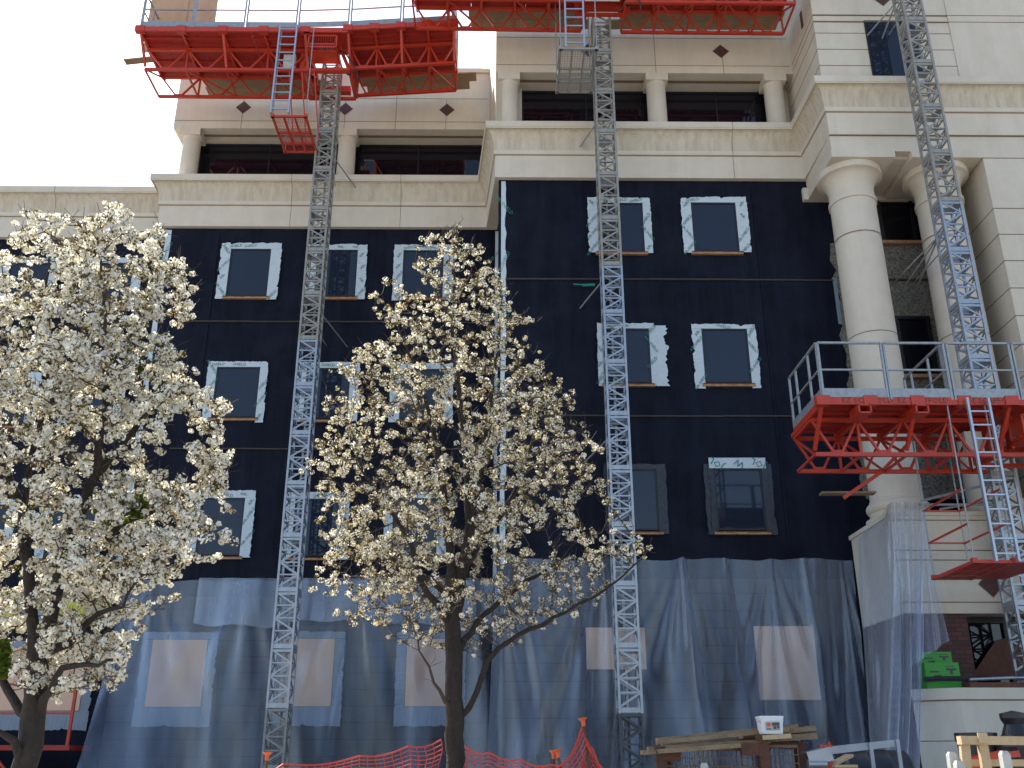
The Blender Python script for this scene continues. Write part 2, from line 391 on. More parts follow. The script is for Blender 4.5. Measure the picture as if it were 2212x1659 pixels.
# pier on the right with horizontal joints
zP = P(2150,1105,21.3).z
pr = MB(); pr.box(XTw, 24, yT, yT+4, 0, zS1-.001)
zj = [P(2130,450,yT).z, P(2150,506,yT).z, P(2165,563,yT).z, P(2180,622,yT).z]
dz = zj[1]-zj[2]
while zj[-1] > zP: zj.append(zj[-1]-dz)
zj.append(P(2122,338,yT).z-.05)
for z in zj:
    pr.box(XTw-.003, 24, yT-.004, yT+.05, z-.013, z+.013, 1); pr.box(XTw-.004, XTw+.05, yT-.003, yT+3, z-.013, z+.013, 1)
pr.build('pier', ['stone','joint'], B)
# giant columns
def giant(x, y, rr_=.615):
    zb, zt = zP+.02, zS0
    pf = [(rr_*1.25,zb-.02),(rr_*1.25,zb+.12),(rr_*1.08,zb+.13),(rr_*1.08,zb+.28),(rr_*1.13,zb+.30),(rr_*1.19,zb+.37),(rr_*1.19,zb+.44),(rr_*1.13,zb+.5),(rr_*1.04,zb+.52),(rr_*1.04,zb+.58),(rr_,zb+.60)]
    pf += [(rr_,zb+3),(rr_*.985,zb+6),(rr_*.965,zt-1.0),(rr_*1.03,zt-.99),(rr_*1.03,zt-.88),(rr_*.97,zt-.86),(rr_*.97,zt-.62)]
    for i in range(1,9):
        t = i/8*math.pi/2; pf.append((rr_*.97+rr_*.40*(1-math.cos(t)), zt-.62+.42*math.sin(t)))
    pf += [(rr_*1.40,zt-.19),(rr_*1.40,zt-.004)]
    m_ = MB(); m_.lathe(x, y, pf, 64)
    for z in (P(1862,497,22.2).z, P(1895,690,22.2).z-.3, P(1915,840,22.2).z-.2):
        m_.lathe(x, y, [(rr_*1.0,z-.012),(rr_*1.004,z-.010),(rr_*1.004,z+.010),(rr_*.99,z+.012)], 64, 1)
    o = m_.build('giant_column', ['stone','joint'], B); smooth_angle(o, 35); return o
cx1 = P(1883,720,22.8).x; giant(cx1, 22.8)
cx2 = P(2021,400,22.8).x; giant(cx2, 22.8)
# scraped wall behind the columns
gw = MB()
xg0 = P(1803,600,DR+.15).x; xg1 = XTw
n = 26; zt = P(1830,520,DR).z; zb = P(1900,1075,DR).z
rr = random.Random(9)
prev = None
for i in range(n+1):
    z = zt+(zb-zt)*i/n; x = xg0+rr.uniform(-.10,.10)
    if prev: gw.poly([(prev[0],DR+.142,prev[1]),(x,DR+.142,z),(xg1-.6,DR+.142,z),(xg1-.6,DR+.142,prev[1])])
    prev = (x, z)
gw.build('scraped_patch', ['gravel'], B, label='scraped speckled sheathing behind the tall columns')
for (x0,y0,x1,y1) in ((1896,418,1958,522),(1939,690,2000,810)):
    a0,z0,a1,z1 = R(x0,y0,x1,y1,DR+.1)
    gl = MB(); gl.box(a0,a1,DR+.11,DR+.13,z0,z1); wo = gl.build('window', 'glass2', B)
    f_ = MB(); 
    for (p0,p1,q0,q1) in ((a0-.09,a0,z0,z1),(a1,a1+.09,z0,z1),(a0-.09,a1+.09,z1,z1+.09)): f_.box(p0,p1,DR+.05,DR+.14,q0,q1)
    f_.build('window_frame','frame',wo)
    s_ = MB(); s_.box(a0-.25,a1+.15,DR+.0,DR+.13,z0-.10,z0-.003); s_.build('sill','sill',wo)
mb_ = MB(); pz = P(1820,560,DR).z
for (x0,y0,x1,y1) in ((1806,530,1812,640),(1798,600,1806,700),(1838,660,1842,760)):
    a0,z0,a1,z1 = R(x0,y0,x1,y1,DR+.13); mb_.box(a0,a1,DR+.125,DR+.135,z0,z1)
mb_.build('joint_strip','bluegrey',B,label='pale smears of primer on the black wall')
# tower window, diamond
a0,z0,a1,z1 = R(1863,49,1975,158,yT+.1); z0 = ZC-.1
gl = MB(); gl.box(a0,a1,yT+.018,yT+.028,z0,z1); wo = gl.build('window','glass',B,label='dark blue window above the right cornice')
fr = MB(); fr.box(a0,a1,yT+.006,yT+.017,z1-.32,z1-.26); fr.box((a0+a1)/2-.03,(a0+a1)/2+.03,yT+.007,yT+.0165,z1-.26,z1); fr.box(a0,a0+.05,yT+.005,yT+.0175,z0,z1); fr.box(a0,a1,yT+.004,yT+.0178,z1-.05,z1); fr.build('window_frame','frame',wo)
diamond(1905,-4,yT+.03,.27,.27)
dv = XTl/P(1731,42,1).x; pv_ = P(1731,42,dv); m_ = MB(); m_.box(XTl+.0,XTl+.05,dv-.06,dv+.10,pv_.z-.28,pv_.z+.28); m_.build('vent','rust',B)
# pedestal, brick bay and planter wall at lower right
xp0 = P(1925,1130,21.3).x
pd = MB(); zq = P(2150,1325,21.3).z; zpt = zP
pd.box(xp0, XTw+6, 21.3, 23.9, zq, zpt-.10); pd.box(xp0-.04, P(2130,1110,21.3).x, 21.26, 23.95, zpt-.10, zpt)
for y in (1124,1189,1210,1301):
    z = P(2150,y,21.3).z; pd.box(xp0-.003, XTw+6, 21.296, 21.35, z-.012, z+.012, 1)
pd.build('pedestal', ['stone','joint'], B, label='stone pedestal under the tall columns')
diamond(2141,1262,21.3,.27,.27)
bk = MB(); xk0 = P(1958,1350,21.35).x; xw0, zw0, xw1, zw1 = R(2085,1328,2300,1462,21.4)
bk.box(xk0, xw0, 21.36, 23.8, 0, zq-.002); bk.box(xw0+.0, xw1+3, 22.1, 23.7, 0, zq-.003)
bk.build('wall','brick',B,label='dark red brick wall under the stone pedestal')
gl = MB(); gl.box(xw0+.02, xw1+3, 21.9, 21.95, zw0-.3, zq-.01); wo = gl.build('window','glass2',B,label='dark ground floor window at far right')
fr = MB(); fr.box(xw0+.003,xw0+.09,21.80,21.88,zw0-.3,zq-.006); fr.box(P(2178,1380,21.8).x-.05,P(2178,1380,21.8).x+.05,21.82,21.88,zw0-.3,zq-.007); fr.box(xw0+.003,xw1+3,21.81,21.87,zq-.14,zq-.008); fr.build('window_frame','frame',wo)
wb = MB(); 
q = [P(2098,1462,21.75),P(2150,1385,21.75),P(2180,1376,21.75),P(2240,1376,21.75),P(2240,1462,21.75)]
wb.poly([tuple(v) for v in q]); wb.poly([(v.x,v.y+.02,v.z) for v in q][::-1])
for i in range(5):
    v0,v1 = q[i],q[(i+1)%5]; wb.poly([tuple(v0),(v0.x,v0.y+.02,v0.z),(v1.x,v1.y+.02,v1.z),tuple(v1)])
tag(wb.build('board','rust'),'dark brown board leaning inside the lowest right window','board')
# planter / plinth wall
zpl = P(2150,1486,20.4).z; xq0 = P(1978,1500,20.7).x; xq1 = P(2075,1500,20.3).x
pl = MB()
pts = [(xq0,20.9),(xq1,20.35),(24,20.35)]
prf = [(-.8,zpl),(.05,zpl),(.05,zpl-.22),(.0,zpl-.23),(.0,zpl-.25),(.0,zpl-1.0),(.0,zpl-1.02),(.0,0)]
sweep(pl, pts, prf, [0,0,0,1,0,1,0]); 
pl.build('plinth',['stone','joint'],B,label='low stone plinth wall with a stained cap')
# yellow band on far-left block, boards and tape there
a0,z0,a1,z1 = R(-60,1278,352,1345,D3+.15); m_ = MB(); m_.box(a0,a1,D3+.13,D3+.16,z0,z1); m_.build('flashing_band','bluegrey',B)
for (x0,x1) in ((8,47),(134,243),(-60,-20)):
    a0,z0,a1,z1 = R(x0,1298,x1,1332,D3+.12); m_ = MB(); m_.box(a0,a1,D3+.11,D3+.128,z0,z1); m_.build('sheathing_panel','yellow',B,label='yellow sheathing showing between grey flashing')
# ------------------------------------------------------------------ taped windows
GEO = [text_geo('AIR-SHIELD', .115), text_geo('SHIELD', .13), text_geo('AIR-', .12)]
BIG = [text_geo('JOL', .26), text_geo('W', .26)]
def ragged(mb, x0, x1, z0, z1, y, rr, edge, rag=.020, step=.05, mi=0):
    """strip of tape as a ragged-edged ribbon; edge: side that is torn"""
    vert = edge in 'LR'; a, b = (z0, z1) if vert else (x0, x1); n = max(3, int((b-a)/step))
    prev = None; off = 0
    for i in range(n+1):
        t = a+(b-a)*i/n
        off = off*.55+rr.uniform(-rag, rag)*.6
        if rr.random() < .05: off -= rr.uniform(.02,.06)*(1 if edge in 'RT' else -1)
        yy = y-abs(math.sin(i*1.3+x0*7))*.010-rr.uniform(0,.006)
        if edge == 'L': p, q_ = (x0+off, yy, t), (x1, y, t)
        elif edge == 'R': p, q_ = (x0, y, t), (x1+off, yy, t)
        elif edge == 'T': p, q_ = (t, y, z0), (t, yy, z1+off)
        else: p, q_ = (t, yy, z0+off), (t, y, z1)
        if prev:
            mb.poly([prev[0], p, q_, prev[1]], mi)
        prev = (p, q_)
def window(x0, y0, x1, y1, d, seed, tl=22, tr=24, tt=16, drop=8, kind='tape', extra=0, gm='glass'):
    rr = random.Random(seed)
    a0, z0, a1, z1 = R(x0,y0,x1,y1,d); px = (a1-a0)/(x1-x0)
    g_ = MB(); g_.box(a0,a1,d-.035,d-.005,z0,z1); wo = g_.build('window', gm, B)
    f_ = MB()
    for (p0,p1,q0,q1) in ((a0-.02,a0+.035,z0,z1),(a1-.035,a1+.02,z0,z1),(a0+.035,a1-.035,z1-.035,z1+.02),(a0+.035,a1-.035,z0,z0+.04)): f_.box(p0,p1,d-.055,d-.004,q0,q1)
    f_.build('window_frame','frame',wo)
    s_ = MB(); s_.box(a0-.10,a1+.10,d-.10,d+.005,z0-.115,z0-.045); s_.build('sill','sill',wo)
    k_ = MB(); rx = a0-.08
    while rx < a1+.06:                                   # torn membrane lip over the wood
        w_ = rr.uniform(.05,.2); k_.box(rx, min(rx+w_,a1+.09), d-.108-rr.uniform(0,.01), d-.07, z0-.055-rr.uniform(0,.02), z0-.038); rx += w_
    k_.build('sill_lip','rust',wo)
    t_ = MB(); y = d-.058
    TL, TR, TT, DR_ = tl*px, tr*px, tt*px, drop*px
    if kind == 'tape':
        ragged(t_, a0-TL, a0-.015, z0-DR_, z1+.01, y, rr, 'L')
        ragged(t_, a1+.015, a1+TR, z0-DR_*rr.uniform(.6,1.3), z1+.01, y-.002, rr, 'R')
        ragged(t_, a0-TL*.97, a1+TR*.95, z1+.012, z1+TT, y-.006, rr, 'T')
        if extra:
            ragged(t_, a1+TR-.02, a1+TR+extra*px, z0-.1, z1+TT*.6, y-.004, rr, 'R', .11)
        z = z0+.1
        while z < z1:
            for xx, ww in ((a0-TL*.5, TL), (a1+TR*.55, TR)):
                if rr.random() < .8: put_text(t_, GEO[rr.randrange(3)], xx+rr.uniform(-.03,.03), y-.022, z+rr.uniform(-.1,.1), rr.choice([.95,1.05,-.95,.9]), 1)
            z += .48
        xx = a0
        while xx < a1:
            if rr.random() < .7: put_text(t_, GEO[rr.randrange(1,3)], xx+rr.uniform(0,.2), y-.022, z1+TT*.5, rr.uniform(-.35,.35), 1)
            xx += .55
        t_.build('flashing_tape',['tape','print'],wo)
    else:
        for (p0,p1,q0,q1,e_) in ((a0-TL,a0-.01,z0-DR_,z1+TT*.8,'L'),(a1+.01,a1+TR,z0-DR_,z1+TT*.8,'R')):
            ragged(t_, p0,p1,q0,q1,y,rr,e_,.03,.12)
            ragged(t_, p0+(.0 if e_=='R' else TL*.4),p1-(.0 if e_=='L' else TR*.4),q0+.1,q1,y-.016,rr,e_,.02,.12)
            if kind == 'top': t_.build('bitumen_flashing','bitu',wo); t_ = MB()
        if kind != 'top': ragged(t_, a0-TL,a1+TR,z1+.012,z1+TT*.8,y-.008,rr,'T',.03,.12)
        if kind != 'top': t_.build('bitumen_flashing','bitu',wo)
        if kind == 'top':
            u_ = MB(); ragged(u_, a0-TL*.45,a1+TR*.5,z1+.012,z1+24*px,y-.03,rr,'T',.01,.15)
            for (fx, gi, ro) in ((.06,0,math.pi*.82),(.55,1,-.5+math.pi),(.95,0,math.pi*.86)): put_text(u_, BIG[gi], a0+(a1-a0)*fx, y-.05, z1+12*px, ro, 1)
            u_.build('flashing_tape',['tape','print'],wo)
    return wo
dl, dr = DL+.15, DR+.15
window(501,540,586,640,dl,1,22,24,15,8); window(688,542,773,641,dl,2,22,22,14,8); window(873,543,958,642,dl,3,21,22,14,10)
window(470.9,794.9,562.4,901.6,dl,4,20,18,13,10); window(665,797,757,905,dl,5,24,22,14,8); window(868,799,960,906,dl,6,23,20,14,8)
window(437.8,1077,529.8,1200,dl,7,24,24,17,8,extra=0); window(640,1079,732,1202,dl,8,24,24,15,8); window(852,1078,945,1200,dl,9,19,22,17,8)
window(1290,441,1386,544,dr,10,22,18,14,4); window(1492.3,440.3,1586,543.7,dr,11,23,26,14,5)
window(1303,712,1400,828,dr,12,14,12,13,8,extra=26); window(1515,712.6,1611,827.7,dr,13,23,20,11,14)
window(1318,1015,1416,1146,dr,14,14,20,14,8,kind='bitu'); window(1540.4,1014.3,1641.8,1146,dr,15,22,22,14,10,kind='top')
for (x0,x1,y0,y1,s_) in ((205,290,570,665,21),(25,112,570,665,22),(165,255,818,918,23),(-15,70,818,918,24),(115,210,1092,1205,25),(-70,20,1092,1205,26)):
    window(x0,y0,x1,y1,D3+.15,s_,20,22,13,8)
# boarded windows behind the film
def boarded(x0,y0,x1,y1,d,seed,tape=True):
    rr = random.Random(seed); a0,z0,a1,z1 = R(x0,y0,x1,y1,d)
    b_ = MB(); b_.box(a0,a1,d-.04,d-.01,z0,z1); wo = b_.build('window_board','pink',B)
    if tape:
        t_ = MB(); w_ = .28
        ragged(t_, a0-w_,a0-.01,z0-.3,z1,d-.02,rr,'L'); ragged(t_, a1+.01,a1+w_,z0-.3,z1,d-.022,rr,'R')
        ragged(t_, a0-w_,a1+w_,z1+.01,z1+.2,d-.025,rr,'T'); ragged(t_, a0-w_,a1+w_,z0-.5,z0-.01,d-.027,rr,'B',.02)
        t_.build('flashing_tape','bluegrey',wo)
boarded(332,1382,450,1527,dl,31); boarded(612,1380,724,1526,dl,32); boarded(880,1380,985,1526,dl,36)
boarded(1265,1356,1392,1446,dr,33,False); boarded(1627,1353,1755,1512,dr,34,False)
boarded(108,1400,192,1535,D3+.15,35); boarded(0,1400,80,1535,D3+.15,37)
for (x0,x1,d,y) in ((XLw+.3,XR0-.1,dl,1290),(XR0+.3,xp0-.2,dr,1250)):
    m_ = MB(); zt_ = P(1000,y,d).z; m_.box(x0,x1,d-.006,d+.1,0,zt_); z_ = .3
    while z_ < zt_: m_.box(x0,x1,d-.010,d,z_,z_+.014,1); z_ += .42
    m_.build('wall', ['oldwall','black'], B, label='brownish old wall courses behind the plastic')
# ------------------------------------------------------------------ plastic film sheets
def film(name, label, mtl, nx, nz, fn):
    m_ = MB(); 
    for j in range(nz+1):
        for i in range(nx+1): m_.v.append(tuple(fn(i/nx, j/nz)))
    for j in range(nz):
        for i in range(nx):
            a = j*(nx+1)+i; m_.f.append((a,a+1,a+nx+2,a+nx+1)); m_.m.append(0)
    o = m_.build(name, mtl, smooth=True); tag(o, label, 'plastic sheet'); return o
def folds(s, t, seed, amp, k=1.0, fans=()):
    fy = 0
    for (s0, wd) in fans:                 # creases fanning out below a nailed point
        q_ = (s-s0)/(t+.06)/wd
        fy += amp*.55*math.sin(q_*9+s0*30)*math.exp(-q_*q_*.9)*min(1,t*3)*(1.15-.5*t)
        fy -= amp*.9*math.exp(-(q_*2.2)**2)*(.3+.4*t)*(1-.6*t)
    r_ = random.Random(seed); y = 0
    for i in range(14):
        c_ = r_.random(); w_ = r_.uniform(.006,.03)*(1+t*1.2); dr_ = r_.uniform(-.08,.08)*t
        y += r_.uniform(-1,1)*amp*math.exp(-((s-c_-dr_)/w_)**2)*(.35+.65*t)
    for i in range(5):
        y += amp*.35*math.sin(s*r_.uniform(15,70)*k+r_.uniform(0,6)+t*r_.uniform(-3,3))*(.3+.7*t)
    return y+fy
zA = P(700,1256,dl).z; xA0 = P(268,1256,dl).x; xA1 = P(1076,1256,dl-.3).x
xAb = P(152,1659,dl-1.6).x
def fA(s,t):
    e = max(0, 1-s/.25)
    xt = xA0+(xA1-xA0)*s; top = P(424,1256,dl); low = xAb+(xA1-xAb)*s
    x = xt+(low-xt)*(t**1.0 if True else t)
    z = zA+.05*math.sin(s*40)*(1-t)*.6-(zA-.02)*t - .25*e*(1-t)*0
    y = dl-.09-.06*t-1.2*t*t*e-.35*t*t+folds(s,t,5,.13,1,((.08,.25),(.33,.3),(.62,.28),(.93,.3)))
    if s > .85: y -= 0
    return (x, min(y,dl-.065), z)
film('plastic_sheet', 'wide translucent plastic sheet over the lower left block wall, flaring out at its left edge', 'film', 200, 40, fA)
def fU(s,t):
    a = P(436,1250,dl).x; b = P(1066,1250,dl).x; x = a+(b-a)*s
    z1_ = zA+.05; z = z1_-(z1_-P(700,1349,dl).z+.10*math.sin(s*9)+.05*math.sin(s*31))*t
    return (x, dl-.24-.10*t+.05*math.sin(s*24+t*2)*t-.03*math.sin(s*70), z)
film('plastic_sheet', 'short second layer of plastic folded over the top of the left sheet', 'film2', 90, 8, fU)
zB = P(1400,1210,dr).z; xB0 = P(1072,1210,dr-.2).x; xB1 = P(1842,1212,dr-.15).x; xB1b = P(1886,1640,dr-.3).x; xB0b = P(1046,1640,dr-1).x
def fB(s,t):
    xt = xB0+(xB1-xB0)*s; xb = xB0b+(xB1b-xB0b)*s; x = xt+(xb-xt)*t
    sag = 0
    for c_ in (.30,.52,.77): sag += .05*math.exp(-((s-c_)/.02)**2)
    z = zB+sag*(1-t)+.03*math.sin(s*23)*(1-t)-(zB-.02)*t
    y = dr-.10-.5*t*t+folds(s,t,8,.16,1,((.02,.2),(.30,.22),(.52,.26),(.77,.22),(.97,.12)))-.25*t*math.exp(-(s/.03)**2)
    for c_ in (.22,.52,.64,.86):                              # gathered swags from nailed points
        y -= .12*math.exp(-((s-c_-.05*t)/(.006+.03*t))**2)
    return (x, min(y,dr-.065), z)
film('plastic_sheet', 'wide translucent bluish plastic sheet hanging in folds over the lower middle block wall', 'film', 240, 40, fB)
zK = zP+.12; 
KY = [1092,1130,1300,1480,1659,1800]
KL = [1880,1846,1852,1866,1880,1890]; KC = [1925,1926,1944,1946,1932,1925]; KR = [2000,1998,1991,1990,1985,1978]
def fK(s,t):
    y = 1092+(1790-1092)*t; d_ = 21.12-1.0*t**1.2; z = .02+(zK+.03-.02)*(1-t)
    xl_, xc_, xr_ = (float(np.interp(y,KY,k_)) for k_ in (KL,KC,KR))
    pl, pc, pr_ = P(xl_,y,23.2-.9*t), P(xc_,y,d_), P(xr_,y,d_)
    q = pl.lerp(pc, s/.4) if s < .4 else pc.lerp(pr_, (s-.4)/.6)
    g = folds(s,t,12,.15,.6,((.40,.3),(.93,.15)))
    return (q.x+g*(.6 if s < .4 else .15), q.y+g*(.3 if s < .4 else 1)-.05, z)
film('plastic_sheet', 'narrow clear plastic sheet wrapped round the corner pedestal under the columns', 'film2', 130, 50, fK)
def fF(s,t):
    a = P(1992,1098,20.95); l_ = P(1968,1440,20.5); r_ = P(2048,1385,20.5)
    b = l_.lerp(r_, s); q = a.lerp(b, t)
    return (q.x, q.y+(.10*math.sin(s*14+t*2)+.05*math.sin(s*37))*t, q.z)
film('plastic_sheet', 'pointed clear plastic flap hanging beside the wrapped pedestal in front of brick', 'film2', 30, 30, fF)
# ------------------------------------------------------------------ mast climbers
def section_mesh(name, mtl, W=.50, H=1.405):
    m_ = MB(); h = W/2; c_ = .055
    for sx in (-1,1):
        for sy in (-1,1):
            m_.box(sx*h-c_/2, sx*h+c_/2, sy*h-c_/2, sy*h+c_/2, 0, H)
    nb = 4; bh = (H-.14)/nb
    for side in range(4):
        ang = side*math.pi/2; ca, sa = math.cos(ang), math.sin(ang)
        def T(u, z, o_=0): 
            x, y = u*h, -h-o_; return (x*ca-y*sa, x*sa+y*ca, z)
        m_.bar(T(-.88,.07), T(.88,.07), .035, .11)
        m_.bar(T(-.88,H-.035), T(.88,H-.035), .035, .06)
        for k in range(1,nb): m_.bar(T(-.88,.13+k*bh), T(.88,.13+k*bh), .03, .035)
        for k in range(nb):
            s_ = 1 if (k+side//2) % 2 == 0 else -1
            m_.bar(T(-.88*s_,.13+k*bh+.02), T(.88*s_,.13+(k+1)*bh-.02), .022, .042)
    # tooth rack on the back
    m_.box(-.03,.03,h+.03,h+.06,0,H)
    me_o = m_.build(name, mtl); me = me_o.data; bpy.data.objects.remove(me_o)
    return me
SEC = {k: section_mesh('mast_section', k) for k in ('galv','weath','dark_steel')}
def mast(root, X, Y, ztop, zoff, pick):
    """stacks mast sections; zoff = height of one joint"""
    z = zoff-math.ceil(zoff/1.41)*1.41
    while z+1.41 < ztop+.7:
        if z+1.41 > .0:
            o = bpy.data.objects.new('mast_section', SEC[pick(z+.7)]); COL.objects.link(o); o.parent = root
            o.location = (X-root.location.x, Y-root.location.y, z-root.location.z)
        z += 1.41
def loc_build(mb, name, mats, root, **k):
    o = mb.build(name, mats, root, **k); o.location = -root.location; return o
def wing(root, x0, x1, df, dr_, dd, zb, zt, tilt=0, bays=None, end=True, deck_back=None, pivot=None):
    """truss wing: front/rear chord depth, deck front edge dd, z bottom / top"""
    pv = pivot if pivot is not None else x0
    def Q(x,y,z): return Vector((x, y, z+(x-pv)*tilt))
    L_ = x1-x0; n = bays or max(2, round(L_/1.5)); t_ = MB(); c_ = .085
    for y in (df, dr_):
        t_.bar(Q(x0,y,zb), Q(x1,y,zb), c_); t_.bar(Q(x0,y,zt), Q(x1,y,zt), c_)
        for i in range(n):
            xa = x0+L_*i/n; xb = x0+L_*(i+1)/n; xm = (xa+xb)/2
            t_.bar(Q(xa,y,zt), Q(xm-.06,y,zb), .05); t_.bar(Q(xm+.06,y,zb), Q(xb,y,zt), .05)
            if i % 2 == 0 or i == n-1: t_.bar(Q(xb,y,zb), Q(xb,y,zt), .05)
            t_.box(xm-.14, xm+.14, y-.012, y+.012, zb+.03+(xm-pv)*tilt, zb+.10+(xm-pv)*tilt)
    for i in range(n+1):
        xa = x0+L_*i/n
        t_.bar(Q(xa,df,zb), Q(xa,dr_,zb), .05); t_.bar(Q(xa,df,zb), Q(xa,dr_,zt), .045)
        t_.bar(Q(xa,df,zt), Q(xa,dr_,zt), .06)
        if i % 2 == 0: t_.bar(Q(xa,dd+.1,zt+.06), Q(xa,df,zb+.1), .07)
        t_.bar(Q(xa,dd+.05,zt+.09), Q(xa,dr_+.1,zt+.09), .07, .09)
        if i < n and i % 2: t_.bar(Q(xa,df,zb), Q(xa+L_/n,dr_,zb), .04)
    loc_build(t_, 'truss', 'red', root)
    db = deck_back or dr_+.25
    k_ = MB(); z0 = zt+.14
    nb_ = max(2, round(L_/1.5)); 
    for i in range(nb_):
        xa = x0+L_*i/nb_+.006; xb = x0+L_*(i+1)/nb_-.006
        vs = [Q(x,y,z) for z in (z0,z0+.05) for y in (dd,db) for x in (xa,xb)]
        k_.add(vs, [(0,2,3,1),(4,5,7,6),(0,1,5,4),(2,6,7,3),(0,4,6,2),(1,3,7,5)])
    for y in (dd+.35, df-.1, (df+dr_)/2, dr_-.15): k_.bar(Q(x0,y,z0-.03), Q(x1,y,z0-.03), .05, .055)
    loc_build(k_, 'deck', 'redd', root)
    f_ = MB(); f_.bar(Q(x0,dd-.02,zt+.12), Q(x1,dd-.02,zt+.12), .06, .16)
    for i in range(n+1):
        xa = x0+L_*i/n; f_.box(xa-.14, xa+.14, dd-.075, dd+.10, zt+.03+(xa-pv)*tilt, zt+.235+(xa-pv)*tilt)
    f_.bar(Q(x0,dd,zt+.12), Q(x0,db,zt+.12), .06, .16)
    loc_build(f_, 'edge_beam', 'red', root)
    return Q, zt+.2
def rail_panel(root, a, b, z, h=1.12, mid=.5, posts=(0,1), toe=True, w=.045, name='guardrail', m='rail', dz=0):
    """one guard rail panel between plan points a and b"""
    g_ = MB(); a = Vector(a); b = Vector(b)
    def V(t,z_): q = a.lerp(b,t); return (q.x, q.y, z_+dz*t)
    for t in posts: g_.bar(V(t,z-.05), V(t,z+h), w)
    g_.bar(V(0,z+h), V(1,z+h), w); g_.bar(V(0,z+h*mid), V(1,z+h*mid), w*.8)
    o = loc_build(g_, name, m, root)
    if toe:
        t_ = MB(); t_.bar(V(0,z+.10), V(1,z+.10), .025, .19); loc_build(t_, 'toe_board', 'rail', root)
    return o
def ladder(root, x0, x1, y, z0, z1, m='alu', rung=.29):
    l_ = MB()
    for x in (x0,x1): l_.bar((x,y,z0),(x,y,z1),.045,.07)
    z = z0+.15
    while z < z1: l_.bar((x0,y,z),(x1,y,z),.03); z += rung
    return loc_build(l_, 'ladder', m, root)
def cage(root, x0, x1, y0, y1, z0, z1, m, rings=(), rodm='rail', grid=True, gate=True):
    for x in (x0,x1):
        for y in (y0,y1):
            r_ = MB(); r_.tube([(x,y,z0),(x,y,z1)], .017, 6); loc_build(r_, 'hanger_rod', rodm, root)
    b_ = MB()
    for (p,q) in (((x0,y0),(x1,y0)),((x1,y0),(x1,y1)),((x1,y1),(x0,y1)),((x0,y1),(x0,y0))): b_.bar((*p,z0),(*q,z0),.06)
    for f in (.33,.66): b_.bar((x0+(x1-x0)*f,y0,z0),(x0+(x1-x0)*f,y1,z0),.05)
    for f in (.45,.75): b_.bar((x0,y0+(y1-y0)*f,z0),(x1,y0+(y1-y0)*f,z0),.06)
    for p in ((x0,y0),(x1,y0),(x0,y1),(x1,y1)): b_.box(p[0]-.05,p[0]+.05,p[1]-.05,p[1]+.05,z0-.03,z0+.07)
    if grid:
        n = 14
        for i in range(1,n): b_.bar((x0+(x1-x0)*i/n,y0,z0+.035),(x0+(x1-x0)*i/n,y1,z0+.035),.008)
        for i in range(1,26): b_.bar((x0,y0+(y1-y0)*i/26,z0+.04),(x1,y0+(y1-y0)*i/26,z0+.04),.008)
    loc_build(b_, 'cage_floor', m, root)
    for z in rings:
        g_ = MB(); g_.bar((x0,y1,z),(x1,y1,z),.035); g_.bar((x0,y0,z),(x0,y1,z),.035); g_.bar((x1,y0,z),(x1,y1,z),.035); loc_build(g_, 'cage_ring', m, root)
def drive(root, X, y0, y1, z0, z1, w=.75):
    d_ = MB()
    d_.bar((X-w,y0,z0),(X+w,y0,z0),.09); d_.bar((X-w,y1,z0),(X+w,y1,z0),.09)
    for s_ in (-1,1):
        d_.box(X+s_*w-.06,X+s_*w+.06,y0,y1,z0,z1); d_.bar((X+s_*w,y0,z0),(X+s_*w*.5,y0-.3,z1),.08)
        d_.box(X+s_*(w*.5)-.03,X+s_*(w*.5)+.03,y0-.15,y0+.05,z0+.1,z1)
    d_.box(X-w*.5,X+w*.5,y0-.02,y0+.02,z0+.42,z1+.02)
    d_.box(X-w*.75,X+w*.75,y1-.10,y1+.10,z0+.2,z0+.42)
    loc_build(d_, 'mast_carriage', 'red', root)
    b_ = MB(); yb = y0-.75
    for (p,q) in (((-.42,0),(.42,0)),((-.42,.42),(.42,.42)),((-.42,0),(-.42,.42)),((.42,0),(.42,.42)),((-.42,.10),(.42,.10))):
        b_.bar((X+p[0],yb,z1-.55+p[1]),(X+q[0],yb,z1-.55+q[1]),.05)
    for s_ in (-.42,.42):
        b_.bar((X+s_,yb,z1-.55),(X+s_,y0,z1-.55),.05); b_.bar((X+s_,yb,z1-.13),(X+s_,y0,z1-.13),.05)
    b_.box(X-.40,X+.40,yb+.1,y0-.05,z1-.60,z1-.57)
    for i in range(12): b_.bar((X-.40+i*.07,yb,z1-.45),(X-.40+i*.07,yb,z1-.15),.008)
    loc_build(b_, 'motor_basket', 'red', root)
    e_ = MB(); e_.box(X-1.32,X-.95,y0-.05,y0+.12,z1-.75,z1-.25); loc_build(e_, 'control_box', 'whitepost', root)
    mt = MB(); mt.lathe(X-.05, yb+.25, [(0,z1-.56),(.11,z1-.55),(.11,z1-.28),(.07,z1-.25),(0,z1-.25)], 14); mt.box(X+.08,X+.30,yb+.15,yb+.35,z1-.55,z1-.38); loc_build(mt, 'motor', 'dark_steel', root)
    h_ = MB(); pts = [(X+.45,y0-.3,z1-.3),(X+.62,y0-.35,z1-.42),(X+.85,y0-.3,z1-.75),(X+1.0,y0-.1,z1-1.0),(X+1.02,y0,z1-1.15)]
    h_.tube(pts,.025,6)
    for i in range(5): h_.tube([(X+.7+.09*math.cos(a_), y0+.02+i*.03, z1-.78+.09*math.sin(a_)) for a_ in [k*math.pi/5 for k in range(11)]], .012, 5)
    loc_build(h_, 'hose', 'blackp', root)
